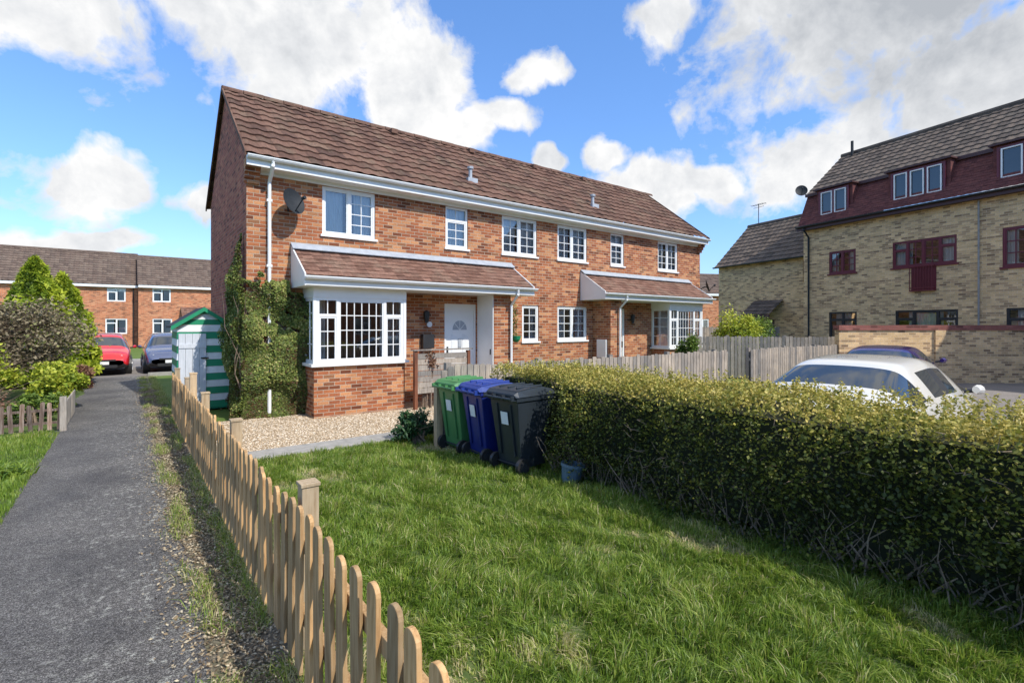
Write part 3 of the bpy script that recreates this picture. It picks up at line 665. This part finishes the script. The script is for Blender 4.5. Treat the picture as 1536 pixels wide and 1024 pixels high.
leaves('new_shoots',P-np.array([[4.8,1,0]]),.017,hm,.8+rng.normal(0,.15,len(P)),he)

# ------------------------------------------------------------------ picket fence
def picket(mb,x,y,w,t,h,mat,axis='y',lean=0,z0=.04):
    mb.ct=random.random(); r=w/2; pr=[(-r,z0),(r,z0)]+[(r*math.cos(a),h-r*.9+r*.9*math.sin(a)) for a in [math.pi*i/8 for i in range(9)]]
    if axis=='y': mb.prism([(x+lean*(q[1]),y+q[0],q[1]) for q in pr],(t,0,0),mat)
    else: mb.prism([(x+q[0]+lean*q[1],y,q[1]) for q in pr],(0,t,0),mat)
mb=MB(); y=1.10; k=0
while y<12.2:
    if not (9.05<y<9.2): picket(mb,.705+random.uniform(-.004,.004),y+random.uniform(-.008,.008),.09,.021,.895+random.uniform(-.014,.014),'newwood',lean=random.uniform(-.014,.014))
    y+=.166; k+=1
mb.ct=.4
for z_ in (.28,.66): mb.box(.7285,.762,.6,12.2,z_,z_+.07,'newwood')
for yp in (.62,2.94,5.30,7.65,9.15,10.0,12.25):
    mb.ct=random.random(); hh=.98 if yp!=9.15 else 1.12
    mb.box(.764,.855,yp-.047,yp+.047,-.1,hh-.03,'endwood'); mb.prism([(.757,yp-.054,hh-.03),(.862,yp-.054,hh-.03),(.862,yp+.054,hh-.03),(.757,yp+.054,hh-.03)],(0,0,.02),'endwood')
fo=mb.build('picket_fence',None,bevel=.003)
mb=MB(); x=-4.6
while x<-.9:
    picket(mb,x,11.7,.058,.016,.50+random.uniform(-.03,.03),'brownwood','x',random.uniform(-.06,.06)); x+=.118
mb.ct=.2
for z_ in (.14,.36): mb.box(-4.6,-.88,11.718,11.74,z_,z_+.04,'brownwood')
y=11.8
while y<14: picket(mb,-.88,y,.07,.018,.5,'greywood','y'); y+=.13
mb.ct=.6; mb.box(-.93,-.84,11.66,11.75,0,.6,'greywood')
mb.build('picket_fence',None)
def board_fence(name,p0,p1,h,mat,bw=.1,gap=.016,z0=0,point=True):
    p0=Vector(p0);p1=Vector(p1); L=(p1-p0).length; a=math.atan2(p1.y-p0.y,p1.x-p0.x); e=MB(); x=0
    while x<L:
        e.ct=random.random(); hh=h+random.uniform(-.02,.02)
        poly=[(x,0,z0+.03),(x+bw,0,z0+.03),(x+bw,0,hh-.02),(x+bw*.8,0,hh),(x+bw*.2,0,hh),(x,0,hh-.02)]
        e.prism(poly,(0,.018,0),mat); x+=bw+gap
    e.ct=.3
    for z_ in (.25,h-.3): e.box(0,L,.0185,.06,z_,z_+.07,mat)
    k=0
    while k<L: e.box(k,k+.09,.061,.15,0,h+.04,mat); k+=1.83
    ob=e.build(name,None); ob.location=(p0.x,p0.y,0); ob.rotation_euler=(0,0,a); return ob
board_fence('wooden_fence',(3.92,6.72,0),(11.6,6.55,0),1.22,'greywood')
board_fence('wooden_fence',(11.65,6.55,0),(12.7,7.1,0),1.12,'greywood')
board_fence('wooden_fence',(12.75,6.5,0),(18.3,6.3,0),1.22,'greywood')
board_fence('wooden_fence',(15.2,10.6,0),(18.6,6.7,0),1.45,'greywood')
board_fence('wooden_fence',(18.5,13.6,0),(24.6,11.2,0),1.75,'greywood')
mb=MB(); mb.box(3.70,3.80,6.68,6.78,-.1,.98,'endwood'); mb.box(3.81,3.915,6.73,6.75,.1,1.15,'greywood'); mb.build('fence_post',None,bevel=.004)
mb=MB()
for i in range(7):
    mb.ct=random.random(); mb.box(4.99,6.3,9.90,9.925,.35+i*.125,.35+i*.125+.115,'greywood')
mb.box(4.93,5.0,9.87,9.96,0,1.28,'redwood'); mb.box(6.28,6.35,9.87,9.96,0,1.26,'redwood'); mb.box(4.9,6.4,9.84,9.99,1.285,1.31,'greywood')
mb.build('garden_gate',None)

# ------------------------------------------------------------------ shed
mb=MB(); sx0,sx1,sy=.84,1.80,12.7; pk=(sx0+sx1)/2
so=(pk,sy,0); sh=empty('garden_shed',so)
k=0; z=.05
while z<1.80:
    c_='green' if k%2==0 else 'whitew'; mb.prism([(sx0,sy,z),(sx0,sy-.012,z),(sx0,sy-.002,z+.148),(sx0,sy,z+.148)],(sx1-sx0,0,0),c_)
    mb.prism([(sx0,sy+.002,z),(sx0-.012,sy+.002,z),(sx0-.002,sy+.002,z+.148),(sx0,sy+.002,z+.148)],(0,1.5,0),c_)
    z+=.15;k+=1
mb.box(sx0+.003,sx1-.003,sy+.003,sy+1.5,.02,1.845,'green')
for i in range(3):
    z0=1.85+i*.115; f0=1-i*.31; f1=1-(i+1)*.31; w=(sx1-sx0)/2
    mb.prism([(pk-w*f0,sy-.004,z0),(pk+w*f0,sy-.004,z0),(pk+w*max(f1,.03),sy-.004,z0+.115),(pk-w*max(f1,.03),sy-.004,z0+.115)],(0,.03,0),'green' if i%2==0 else 'whitew')
for s_ in (-1,1):
    a=Vector((pk+s_*.6,sy-.09,1.79)); b=Vector((pk,sy-.09,2.2)); mb.prism([a,b,b+Vector((0,0,.035)),a+Vector((0,0,.035))],(0,1.7,0),'dgrey')
    mb.prism([a+Vector((0,-.02,-.06)),b+Vector((0,-.02,-.06)),b+Vector((0,-.02,.03)),a+Vector((0,-.02,.03))],(0,.018,0),'green')
for i in range(4): mb.box(sx0+.02+i*.125,sx0+.14+i*.125,sy-.04,sy-.016,.06,1.66,'greyw')
mb.box(sx0+.02,sx0+.52,sy-.055,sy-.0405,1.35,1.44,'greyw'); mb.box(sx0+.02,sx0+.52,sy-.055,sy-.0405,.3,.39,'greyw')
mb.box(sx0+.42,sx0+.56,sy-.066,sy-.056,1.12,1.15,'black')
mb.build('shed_body',None,sh,so)

# ------------------------------------------------------------------ wheelie bins
def bin_(x,y,col,rot=0,lidc=None):
    m=pm('bin_plastic',col,tuple(c*.8 for c in col),5,.38); M['_b']=m; e=empty('wheelie_bin',(x,y,0),rot)
    b=MB()
    def ring(w,d,z,ox=0): return [(-d/2+ox,-w/2,z),(d/2+ox,-w/2,z),(d/2+ox,w/2,z),(-d/2+ox,w/2,z)]
    rs=[ring(.42,.42,.06,.03),ring(.45,.46,.3,.02),ring(.53,.58,.88,0),ring(.53,.58,.90,0),ring(.575,.64,.905,0),ring(.575,.64,.965,0)]
    for a,c in zip(rs[:-1],rs[1:]):
        for k in range(4): b.face([a[k],a[(k+1)%4],c[(k+1)%4],c[k]],'_b')
    b.face(rs[0][::-1],'_b'); b.face(rs[-1],'_b')
    for yy in (-.13,.13): b.prism([(-.20,yy-.012,.2),(-.285,yy-.012,.86),(-.305,yy-.012,.86),(-.23,yy-.012,.2)],(0,.024,0),'_b')
    b.build('body',None,e,bevel=.012)
    if lidc: M['_b']=pm('bin_lid_plastic',lidc,tuple(c*.8 for c in lidc),5,.38)
    l=MB(); L=[(-.35,1.0),(-.30,1.04),(-.1,1.065),(.12,1.06),(.30,1.02),(.36,.985)]
    for i in range(5):
        (xa,za),(xb,zb)=L[i],L[i+1]
        l.face([(xa,-.27,za),(xb,-.27,zb),(xb,.27,zb),(xa,.27,za)],'_b')
        for s_ in (-1,1): l.face([(xa,s_*.27,za),(xb,s_*.27,zb),(xb,s_*.30,.965),(xa,s_*.30,.965)],'_b')
    l.face([(-.35,-.27,1.0),(-.35,.27,1.0),(-.35,.30,.965),(-.35,-.30,.965)],'_b'); l.face([(.36,-.27,.985),(.36,.27,.985),(.36,.30,.965),(.36,-.30,.965)],'_b')
    for yy in (-.16,0,.16): l.box(-.22,.22,yy-.012,yy+.012,1.045,1.078,'_b')
    l.build('lid',None,e,bevel=.008)
    hd=MB(); hd.tube([(-.39,-.26,.95),(-.39,.26,.95)],.016,'_b',10)
    for yy in (-.26,-.09,.09,.26): hd.box(-.40,-.31,yy-.012,yy+.012,.925,.985,'_b')
    hd.build('handle',None,e)
    w=MB()
    for s_ in (-1,1):
        w.tube([(-.20,s_*.225,.1),(-.20,s_*.275,.1)],.1,'black',20); w.tube([(-.20,s_*.276,.1),(-.20,s_*.283,.1)],.06,'dgrey',14)
    w.tube([(-.2,-.24,.1),(-.2,.24,.1)],.012,'dgrey'); w.build('wheels',None,e)
    s_=MB(); s_.prism([(-.268,-.07,.60),(-.268,.06,.60),(-.292,.06,.76),(-.292,-.07,.76)],(-.003,0,0),'white'); s_.build('label',None,e)
bin_(4.04,5.08,(.026,.034,.042),R(4)); bin_(4.02,5.75,(.012,.024,.18),R(-3),(.02,.05,.26)); bin_(4.0,6.38,(.075,.24,.08),R(2))
mb=MB(); M['tub']=pm('blue_grey_plastic',(.12,.19,.24),(.09,.14,.18),4,.5)
a=[(.12*math.cos(t),.10*math.sin(t)) for t in [2*math.pi*i/24 for i in range(24)]]
for (s0,z0),(s1,z1) in (((.9,0),(1.2,.2)),((1.2,.2),(1.3,.2)),((1.3,.2),(1.3,.23)),((1.3,.23),(1.15,.23)),((1.15,.23),(.88,.03))):
    for i in range(24): j=(i+1)%24; mb.face([(a[i][0]*s0,a[i][1]*s0,z0),(a[j][0]*s0,a[j][1]*s0,z0),(a[j][0]*s1,a[j][1]*s1,z1),(a[i][0]*s1,a[i][1]*s1,z1)],'tub')
mb.face([(p[0]*.88,p[1]*.88,.03) for p in a],'tub'); ob=mb.build('plant_tub',None); ob.location=(4.12,4.25,0); ob.rotation_euler=(.1,.12,0)

# ------------------------------------------------------------------ cars
def car(loc,rot,col,L=4.4,zs=1.0,coupe=False,metal=0,hatch=False):
    e=empty('parked_car',(loc[0],loc[1],0),rot)
    m=pm('car_paint',col,tuple(c*.97 for c in col),1,.25,metal=metal,coat=1); M['_p']=m
    if hatch: S=[(0,.70,.38,.74,.80,.62,.86),(.10,.84,.24,.85,.92,.64,1.0),(.32,.86,.20,.88,.95,.62,1.30),(.62,.86,.20,.89,.95,.60,1.46),(.75,.86,.20,.89,.95,.60,1.485),(1.5,.87,.2,.90,.94,.61,1.52),(1.6,.87,.2,.90,.94,.61,1.52),(2.45,.87,.2,.90,.92,.59,1.47),(2.55,.87,.2,.90,.92,.58,1.45),(3.3,.87,.2,.88,.92,.66,1.0),(3.42,.87,.2,.87,.90,.66,.96),(3.9,.85,.22,.84,.78,.6,.84),(4.1,.80,.26,.78,.66,.55,.70),(4.18,.7,.34,.70,.55,.5,.58)]
    else: S=[(0,.66,.38,.72,.82,.60,.90),(.12,.84,.24,.86,.92,.64,1.0),(.62,.88,.20,.90,.96,.66,1.06),(.70,.88,.20,.90,.96,.65,1.09),(1.35,.88,.20,.91,.96,.57,1.37),(1.5,.88,.2,.91,.95,.57,1.40),(2.1,.88,.2,.92,.94,.59,1.435),(2.2,.88,.2,.92,.94,.59,1.435),(2.72,.88,.2,.91,.93,.57,1.39),(2.84,.88,.2,.91,.93,.57,1.36),(3.5,.88,.2,.89,.92,.66,.99),(3.62,.88,.2,.88,.90,.66,.96),(4.2,.84,.22,.82,.76,.58,.80),(4.42,.76,.3,.74,.62,.5,.62)]
    k=L/S[-1][0]; mb=MB(); rings=[]
    for (x,hl,zl,hb,zb,ht,zt) in S:
        zt=zt*zs if zt>1.02 else zt
        h=[(hl*.85,zl),(hl,zl+.12),(hb+.01,zl+(zb-zl)*.55),(hb,zb-.09),(hb-.03,zb),(ht+.05,zt-.07 if zt>1.1 else zb+(zt-zb)*.5),(ht-.06,zt-.012),(ht*.45,zt+.012)]
        rings.append([(x*k,-a,b) for a,b in h]+[(x*k,a,b) for a,b in h[::-1]])
    nS=len(S)
    for i in range(nS-1):
        for j in range(15):
            mat='_p'; 
            if j in(4,10) and S[i][6]>1.08 and (S[i+1][0]-S[i][0])>.2: mat='dglass'
            if j in(4,10) and S[i][6]>1.08 and 0<(S[i+1][0]-S[i][0])<=.11 and S[i][0]>1.4 and S[i][0]<2.3: mat='black'
            rise=abs(S[i+1][6]-S[i][6])>.2
            if rise and j in (5,6,7,8,9): mat='dglass'
            if j in (0,14) : mat='black'
            mb.face([rings[i][j],rings[i+1][j],rings[i+1][j+1],rings[i][j+1]],mat)
        mb.face([rings[i][15],rings[i+1][15],rings[i+1][0],rings[i][0]],'black')
    mb.face(rings[0],'_p'); mb.face(rings[-1][::-1],'_p')
    mb.build('body',None,e,smooth=True,sub=2)
    w=MB()
    for xw in (.78*k,(3.42 if not hatch else 3.25)*k):
        for s_ in (-1,1):
            w.tube([(xw,s_*.70,.33),(xw,s_*.905,.33)],.37,'black',28); w.tube([(xw,s_*.72,.32),(xw,s_*.925,.32)],.31,'black',28)
            w.tube([(xw,s_*.926,.32),(xw,s_*.932,.32)],.215,'rim',20)
            for q in range(5):
                a=q*1.2566
                w.tube([(xw,s_*.936,.32),(xw+.19*math.cos(a),s_*.936,.32+.19*math.sin(a))],.02,'rim',5)
    w.build('wheels',None,e)
    t=MB(); xm=(2.95 if not hatch else 2.75)*k
    for s_ in (-1,1):
        t.tube([(xm,s_*.86,.96),(xm+.02,s_*.97,.98)],.025,'black'); t.tube([(xm-.05,s_*.99,1.0),(xm,s_*1.01,1.0),(xm+.09,s_*.99,1.0)],[.045,.065,.025],'_p',10)
        fx=(4.0 if not hatch else 3.93)*k; t.tube([(fx-.1,s_*.66,.70),(fx+.08,s_*.60,.66)],[.09,.075],'lens',12); t.tube([(.03,s_*.62,.80),(.20,s_*.72,.82)],[.06,.085],'tail',12)
    fx=(4.42 if not hatch else 4.18)*k; t.box(fx-.05,fx+.012,-.26,.26,.42,.53,'white'); t.box(-.012,.03,-.26,.26,.60,.71,'plate'); t.box(fx-.14,fx+.006,-.45,.45,.54,.60,'black'); t.box(fx-.14,fx+.004,-.5,.5,.30,.40,'black')
    t.build('mirrors_and_lights',None,e)
M['rim']=pm('alloy_wheel',(.5,.5,.52),(.42,.42,.44),3,.35,metal=.8); M['lens']=pm('headlamp_lens',(.6,.62,.65),(.4,.42,.45),9,.1); M['tail']=pm('tail_lamp',(.35,.01,.01),(.25,.008,.008),9,.2); M['plate']=pm('number_plate',(.62,.5,.05),(.6,.48,.05),3,.5)
car((5.85,2.45),R(1),(.72,.69,.62),4.5,1.0)
car((12.6,3.85),R(8),(.055,.028,.15),4.1,.94,metal=.35)
car((1.40,27.1),R(-90),(.12,.15,.26),4.2,1.0,metal=.5,hatch=True)
car((-.78,27.2),R(-90),(.60,.015,.02),4.1,1.0,hatch=True)

# ------------------------------------------------------------------ apartment block
A=empty('apartment_building',(24.6,10.1,0),R(-103.3))
w=MB(); f=MB(); g=MB(); LA=17
fo_=[(1.18,2.31,4.05,5.02),(3.70,5.76,4.05,5.05),(7.0,8.2,3.75,5.05),(9.6,10.8,4.05,5.02),(12,14,4.05,5.02)]
go_=[(1.18,2.35,1.25,2.40),(3.8,5.8,1.25,2.4),(7.1,8.3,1.1,2.4),(9.6,10.8,1.25,2.4),(12,14,1.25,2.4)]
wall(w,0,LA,-.1,6.25,0,fo_+go_,'buff',.05)
w.face([(0,6.2,-.1),(0,0,-.1),(0,0,6.25),(0,.42,7.85),(0,3.0,9.95),(0,6.2,7.5)],'buff')
w.face([(LA,0,-.1),(LA,6.2,-.1),(LA,6.2,7.5),(LA,3,9.95),(LA,.42,7.85),(LA,0,6.25)],'buff'); w.face([(LA,6.2,-.1),(0,6.2,-.1),(0,6.2,7.6),(LA,6.2,7.6)],'buff')
w.build('walls',None,A)
for i,(a,b,c,d) in enumerate(fo_):
    sh_=[(1,2,3),(1,2,3)] if i!=1 else [(.8,1,1,.3),(1,2,3),(1,2,3),(.8,1,1,.3)]
    window(f,g,a,b,c,d,.02,sh_,'maroon',.07,.03,curt=[(0,.3),(.7,1)]); f.box(a-.06,b+.06,-.05,.05,c-.06,c+.001,'maroon')
for i,(a,b,c,d) in enumerate(go_): window(f,g,a,b,c,d,.02,[(1,1,1,.25),(1,1,1,.25)] if b-a<1.5 else [(.7,1,1,.25),(1,1,1),(.7,1,1,.25)],'black',.07,.03,curt=[(.2,.75)])
jx0,jx1=4.35,5.15
f.box(jx0,jx1,-.16,-.02,3.10,3.15,'maroon')
f.box(jx0,jx1,-.0185,.07,3.16,4.05,'maroon')
for z_ in (3.2,4.02): f.box(jx0,jx1,-.16,-.13,z_,z_+.04,'maroon')
x=jx0
while x<jx1: f.box(x,x+.02,-.155,-.135,3.15,4.02,'maroon'); x+=.09
f.box(0,LA,-.30,-.02,6.12,6.17,'brownf'); f.box(-.1,LA,-.33,-.302,6.10,6.30,'brownf'); gutter(f,-.1,LA,-.332,6.27,.06,'black')
f.tube([(.28,-.38,6.2),(.28,-.38,6.1),(.28,-.06,5.8),(.28,-.06,0)],.04,'dgrey'); f.tube([(6.4,-.06,6.1),(6.4,-.06,0)],.03,'conc')
r=MB(); r.tiles((-.06,-.30,6.32),(1,0,0),(0,.72,1.55),LA+.06,math.hypot(.72,1.55),'redtile',.17,.11,.004,2,.012)
s_=(2.6,2.15); ln=math.hypot(*s_)
r.tiles((-.1,.30,7.82),(1,0,0),(0,s_[0]/ln,s_[1]/ln),LA+.1,ln,'darktile',seg=4)
r.tiles((LA,6.0,7.62),(-1,0,0),(0,-3.1,2.35),LA+.1,math.hypot(3.1,2.35),'darktile',seg=3)
r.box(-.1,LA,.24,.30,7.72,7.85,'brownf'); r.tube([(-.1,2.9,9.98),(LA,2.9,9.98)],.12,'darktile',8)
r.tube([(.5,2.7,9.8),(.5,2.7,10.5)],.06,'dgrey')
for (a,b) in ((.79,2.09),(3.70,5.48),(6.9,8.3),(9.8,11.2),(12.5,14.2)):
    r.box(a-.12,b+.12,-.04,.5,6.5,7.78,'redtile',skip='bd'); r.box(a-.2,b+.2,-.2,.6,7.782,7.84,'brownf')
    ss=[(1,1,1),(1,1,1)] if b-a<1.5 else [(.8,1,1),(1,1,1),(.8,1,1)]
    window(f,g,a,b,6.60,7.72,-.12,ss,'maroon',.06,.02,gmat='dglass')
    nS=len(ss); wS=(b-a-.12)/nS
    for i in range(nS):
        xa=a+.06+i*wS+.05; xb=xa+wS-.10
        f.box(xa,xb,-.14,-.10,6.67,6.71,'white'); f.box(xa,xb,-.14,-.10,7.61,7.65,'white'); f.box(xa,xa+.04,-.14,-.10,6.71,7.61,'white'); f.box(xb-.04,xb,-.14,-.10,6.71,7.61,'white')
r.build('roof',None,A); f.build('window_frames_and_trim',None,A); g.build('glass',None,A)
dish('satellite_dish',(.1,-.3,7.9),(.6,-.6,.3),.25,A,(0,0,0))
Bk=empty('brick_annex',(24.6,10.1,0),R(-103.3)); w=MB()
wall(w,-5.9,-.002,-.1,5.1,1.0,[(-.75,-.25,3.9,4.95)],'buff',.05)
w.face([(-5.9,6,-.1),(-5.9,1,-.1),(-5.9,1,5.1),(-5.9,3.5,7.6),(-5.9,6,5.1)],'buff'); w.face([(0,6,-.1),(-5.9,6,-.1),(-5.9,6,5.1),(0,6,5.1)],'buff')
w.build('walls',None,Bk)
r=MB(); l_=math.hypot(2.75,2.6); r.tiles((-6.0,.75,5.08),(1,0,0),(0,2.75,2.6),6.0,l_,'darktile',seg=4); r.tiles((0,6.25,5.08),(-1,0,0),(0,-2.75,2.6),6.0,l_,'darktile',seg=3); r.tube([(-6,3.5,7.66),(0,3.5,7.66)],.12,'darktile')
gutter(r,-6,-.05,.74,5.1,.06,'black'); 
r.tiles((-3.5,.0,2.35),(1,0,0),(0,1,.75),1.7,1.25,'darktile',seg=4); r.prism([(-3.5,.05,2.2),(-3.5,.99,2.2),(-3.5,.99,3.05),(-3.5,.05,2.35)],(.03,0,0),'brownf'); r.box(-3.5,-1.8,.0,.03,2.2,2.36,'brownf')
r.box(-3.1,-2.3,.97,.995,0,2.1,'brownf'); r.face([(-.7,1.06,3.95),(-.3,1.06,3.95),(-.3,1.06,4.9),(-.7,1.06,4.9)],'dglass')
r.tube([(-5.3,3.5,7.6),(-5.3,3.5,8.9)],.02,'dgrey')
for z_,wd in ((8.85,.5),(8.7,.35)): r.tube([(-5.3-wd,3.5,z_),(-5.3+wd,3.5,z_)],.012,'dgrey')
for i in range(6): r.tube([(-5.7+i*.15,3.3,8.85),(-5.7+i*.15,3.7,8.85)],.008,'dgrey')
r.build('roof',None,Bk)
Wl=empty('brick_wall',(17.8,6.26,0),math.atan2(-3.5,4.6)); w=MB(); w.box(0,12,0,.22,-.1,1.68,'buff',skip='d'); M['cap']=brickmat('wall_cap',(.36,.14,.11),(.28,.10,.08),(.24,.13,.11)); w.box(-.03,12,-.04,.26,1.682,1.84,'cap')
for k in (3,6.5): w.box(k,k+.33,-.06,-.002,-.1,1.68,'buff',skip='d')
w.build('wall',None,Wl)

# ------------------------------------------------------------------ distant terrace
def terrace(loc,rot,L,wins_,lows,ze=5.1,zr=8.0,dp=6.2,bm='farbrick',porches=()):
    T=empty('terraced_house',loc,rot); w=MB(); f=MB(); g=MB(); r=MB()
    ops=[(a,b,3.75,4.85) for a,b in wins_]+[(a,b,1.1,2.35) for a,b in lows]
    wall(w,0,L,-.1,ze,0,ops,bm,.05)
    for X,s_ in ((0,0),(L,1)):
        p=[(X,dp,-.1),(X,0,-.1),(X,0,ze),(X,dp/2,zr-.05),(X,dp,ze)]; w.face(p if not s_ else p[::-1],bm)
    w.face([(L,dp,-.1),(0,dp,-.1),(0,dp,ze),(L,dp,ze)],bm); w.build('walls',None,T)
    for a,b,c,d in ops: window(f,g,a,b,c,d,.02,[(1,1,1,.25),(1,1,1)],fw=.07,gmat='glass',curt=[(0,.4),(.6,1)])
    hl=math.hypot(dp/2+.3,zr-ze)
    r.tiles((-.05,-.3,ze),(1,0,0),(0,dp/2+.3,zr-ze),L+.1,hl,'darktileR',seg=3,amp=.035,lip=.04); r.tiles((L+.05,dp+.3,ze),(-1,0,0),(0,-dp/2-.3,zr-ze),L+.1,hl,'darktileR',seg=2)
    r.tube([(-.05,dp/2,zr),(L+.05,dp/2,zr)],.12,'darktileR'); f.box(0,L,-.3,-.27,ze-.2,ze-.01,'white'); f.box(0,L,-.27,-.002,ze-.2,ze-.17,'white')
    for a,b in porches:
        r.tiles((a,-1.3,2.5),(1,0,0),(0,1.3,.85),b-a,math.hypot(1.3,.85),'tile2',seg=4); w2=MB(); w2.box(a+.1,b-.1,-1.1,-.003,-.1,2.42,bm,skip='b'); w2.box(a,b,-1.32,-.003,2.422,2.5,'white'); w2.build('porch',None,T)
    f.tube([(L-.3,-.06,0),(L-.3,-.06,ze-.2)],.04,'black')
    f.build('window_frames',None,T); g.build('glass',None,T); r.build('roof',None,T)
terrace((-16.3,52.2,0),0,17,[(3,4.2),(10.1,11.3),(15.0,16.2)],[(3,4.5),(14.9,16.3)],porches=((7.5,9.8),))
terrace((.72,51.2,0),0,12,[(.95,2.2),(6.2,7.4)],[(.95,2.3),(8.9,10.3)],porches=((2.9,6.0),),zr=7.8)
terrace((38,26,0),R(-25),16,[(2,3.2),(7,8.2)],[(2,3.2)],4.6,6.6,porches=())
terrace((-30,34,0),R(70),20,[(3,4.2),(9,10.2)],[(3,4.5)])
terrace((30,-17,0),R(180),40,[(3,4.2),(9,10.2),(17,18.2),(25,26.2),(33,34.2)],[(3,4.5),(15,16.3),(28,29.3)],zr=8.2)  # unseen row behind the camera, added to darken the window reflections
sheet('garden_lawn',-30,12,32,60,.004,'far')
mb=MB(); mb.box(-30,-1.05,22.45,22.6,-.05,.11,'conc'); mb.box(.6,12,22.45,22.6,-.05,.11,'conc'); mb.box(-30,14,32,32.15,-.05,.11,'conc'); mb.build('kerb',None)
board_fence('wooden_fence',(-12,44,0),(-1.6,44,0),1.7,'greywood')

# ------------------------------------------------------------------ world
wd=bpy.data.worlds.new('World'); scene.world=wd; wd.use_nodes=True; nt=wd.node_tree
for n_ in list(nt.nodes): nt.nodes.remove(n_)
out=N(nt,'ShaderNodeOutputWorld'); bg=N(nt,'ShaderNodeBackground'); bg.inputs[1].default_value=.15; nt.links.new(bg.outputs[0],out.inputs[0])
SE,SA=46,164
sky=N(nt,'ShaderNodeTexSky'); sky.sky_type='NISHITA'; sky.sun_disc=False; sky.sun_elevation=R(SE); sky.sun_rotation=R(SA); sky.air_density=1.0; sky.dust_density=.3; sky.ozone_density=2.0
tc=N(nt,'ShaderNodeTexCoord'); v=tc.outputs['Generated']
def MA(op,a,b=None,c=None,clamp=False):
    n=N(nt,'ShaderNodeMath',operation=op); n.use_clamp=clamp
    for i,q in enumerate((a,b,c)):
        if q is None: continue
        if isinstance(q,(int,float)): n.inputs[i].default_value=q
        else: nt.links.new(q,n.inputs[i])
    return n.outputs[0]
nw=noise(nt,v,3.5,4,.6); 
wv=N(nt,'ShaderNodeVectorMath',operation='MULTIPLY_ADD'); nt.links.new(nw.outputs['Color'],wv.inputs[0]); wv.inputs[1].default_value=(.16,.16,.16); 
sb=N(nt,'ShaderNodeVectorMath',operation='SUBTRACT'); nt.links.new(v,sb.inputs[0]); sb.inputs[1].default_value=(.08,.08,.08); nt.links.new(sb.outputs[0],wv.inputs[2])
sp=N(nt,'ShaderNodeSeparateXYZ'); nt.links.new(wv.outputs[0],sp.inputs[0])
az=MA('MULTIPLY',MA('ARCTAN2',sp.outputs[0],sp.outputs[1]),57.2958); el=MA('MULTIPLY',MA('ARCSINE',sp.outputs[2]),57.2958)
blobs=[(-2.8,11.4,5.6,3.7),(5.8,11.3,3.2,2.6),(-6,25,13,5.5),(12.3,29,13.5,7.6),(25.5,25.5,8.5,7.4),(32,21.5,6,3.2),(37,22.3,5,3),(40.3,26.8,4.6,2.3),(52.5,14.9,6,3.2),(42.6,18.7,2.2,1.6),(48.9,18.4,2.3,2.3),(73,29,18,10.5),(84,19,12,10),(70,17,8,5.5),(59.7,14.8,3,2.3),(55,31.5,5,5),(-4,6.8,9,1.6),(4,33,25,5)]
den=None
for a0,e0,wa,we in blobs:
    dx_=MA('DIVIDE',MA('SUBTRACT',az,a0),wa); dy_=MA('DIVIDE',MA('SUBTRACT',el,e0),we)
    r_=MA('SQRT',MA('ADD',MA('MULTIPLY',dx_,dx_),MA('MULTIPLY',dy_,dy_))); q=MA('SUBTRACT',1.0,r_)
    den=q if den is None else MA('MAXIMUM',den,q)
den=MA('MAXIMUM',den,-.55)
den=MA('MAXIMUM',den,MA('MINIMUM',MA('MULTIPLY',MA('SUBTRACT',el,42),.03),.35))  # cloud cover overhead, out of view, added for brighter neutral fill
n1=noise(nt,v,8,12,.60); n1.inputs['Distortion'].default_value=.2
d=MA('ADD',den,MA('MULTIPLY',MA('SUBTRACT',n1.outputs[0],.5),2.4))
mask=ramp(nt,[(.0,(0,0,0)),(.12,(.35,.35,.35)),(.34,(1,1,1))],MA('ADD',d,-.01)).outputs[0]
n2=noise(nt,v,5,8,.6); mp=N(nt,'ShaderNodeMapping'); mp.inputs['Location'].default_value=(0,0,.035); nt.links.new(v,mp.inputs[0])
n3=noise(nt,mp.outputs[0],8,6,.6); n3.inputs['Distortion'].default_value=.2
edge=MA('SUBTRACT',n1.outputs[0],n3.outputs[0])
gx=MA('DIVIDE',MA('SUBTRACT',az,76),19); gy=MA('DIVIDE',MA('SUBTRACT',el,27),13); gr=MA('SUBTRACT',1.1,MA('SQRT',MA('ADD',MA('MULTIPLY',gx,gx),MA('MULTIPLY',gy,gy))),None,True)
shade=MA('ADD',MA('ADD',MA('MULTIPLY',edge,1.8),MA('MULTIPLY',MA('SUBTRACT',n2.outputs[0],.40),1.0)),MA('MULTIPLY',gr,.8),True)
cc=ramp(nt,[(0,(6.7,6.7,6.7)),(.3,(5.6,5.7,5.85)),(1,(3.3,3.5,3.8))]); nt.links.new(shade,cc.inputs[0])
tg_=ramp(nt,[(0,(.88,1.02,1.32)),(.2,(.98,1.25,1.62)),(.6,(1.12,1.52,1.95))],MA('DIVIDE',el,60))
skc=mixc(nt,sky.outputs[0],tg_.outputs[0],1,'MULTIPLY')
nt.links.new(mixc(nt,skc,cc.outputs[0],mask),bg.inputs[0])

sun=bpy.data.lights.new('sun','SUN'); sun.energy=4.8; sun.angle=R(.6); sun.color=(1,.945,.85); so_=bpy.data.objects.new('sun',sun); scene.collection.objects.link(so_)
sd=Vector((math.sin(R(SA))*math.cos(R(SE)),math.cos(R(SA))*math.cos(R(SE)),math.sin(R(SE)))); so_.rotation_euler=sd.to_track_quat('Z','Y').to_euler()
cam=bpy.data.cameras.new('camera'); co=bpy.data.objects.new('camera',cam); scene.collection.objects.link(co); co.location=(0,0,1.85); co.rotation_euler=(R(90),0,R(-37.5))
cam.sensor_width=36; cam.lens=17.63; cam.shift_y=-25/1536; cam.clip_end=2000; cam.clip_start=.05; scene.camera=co
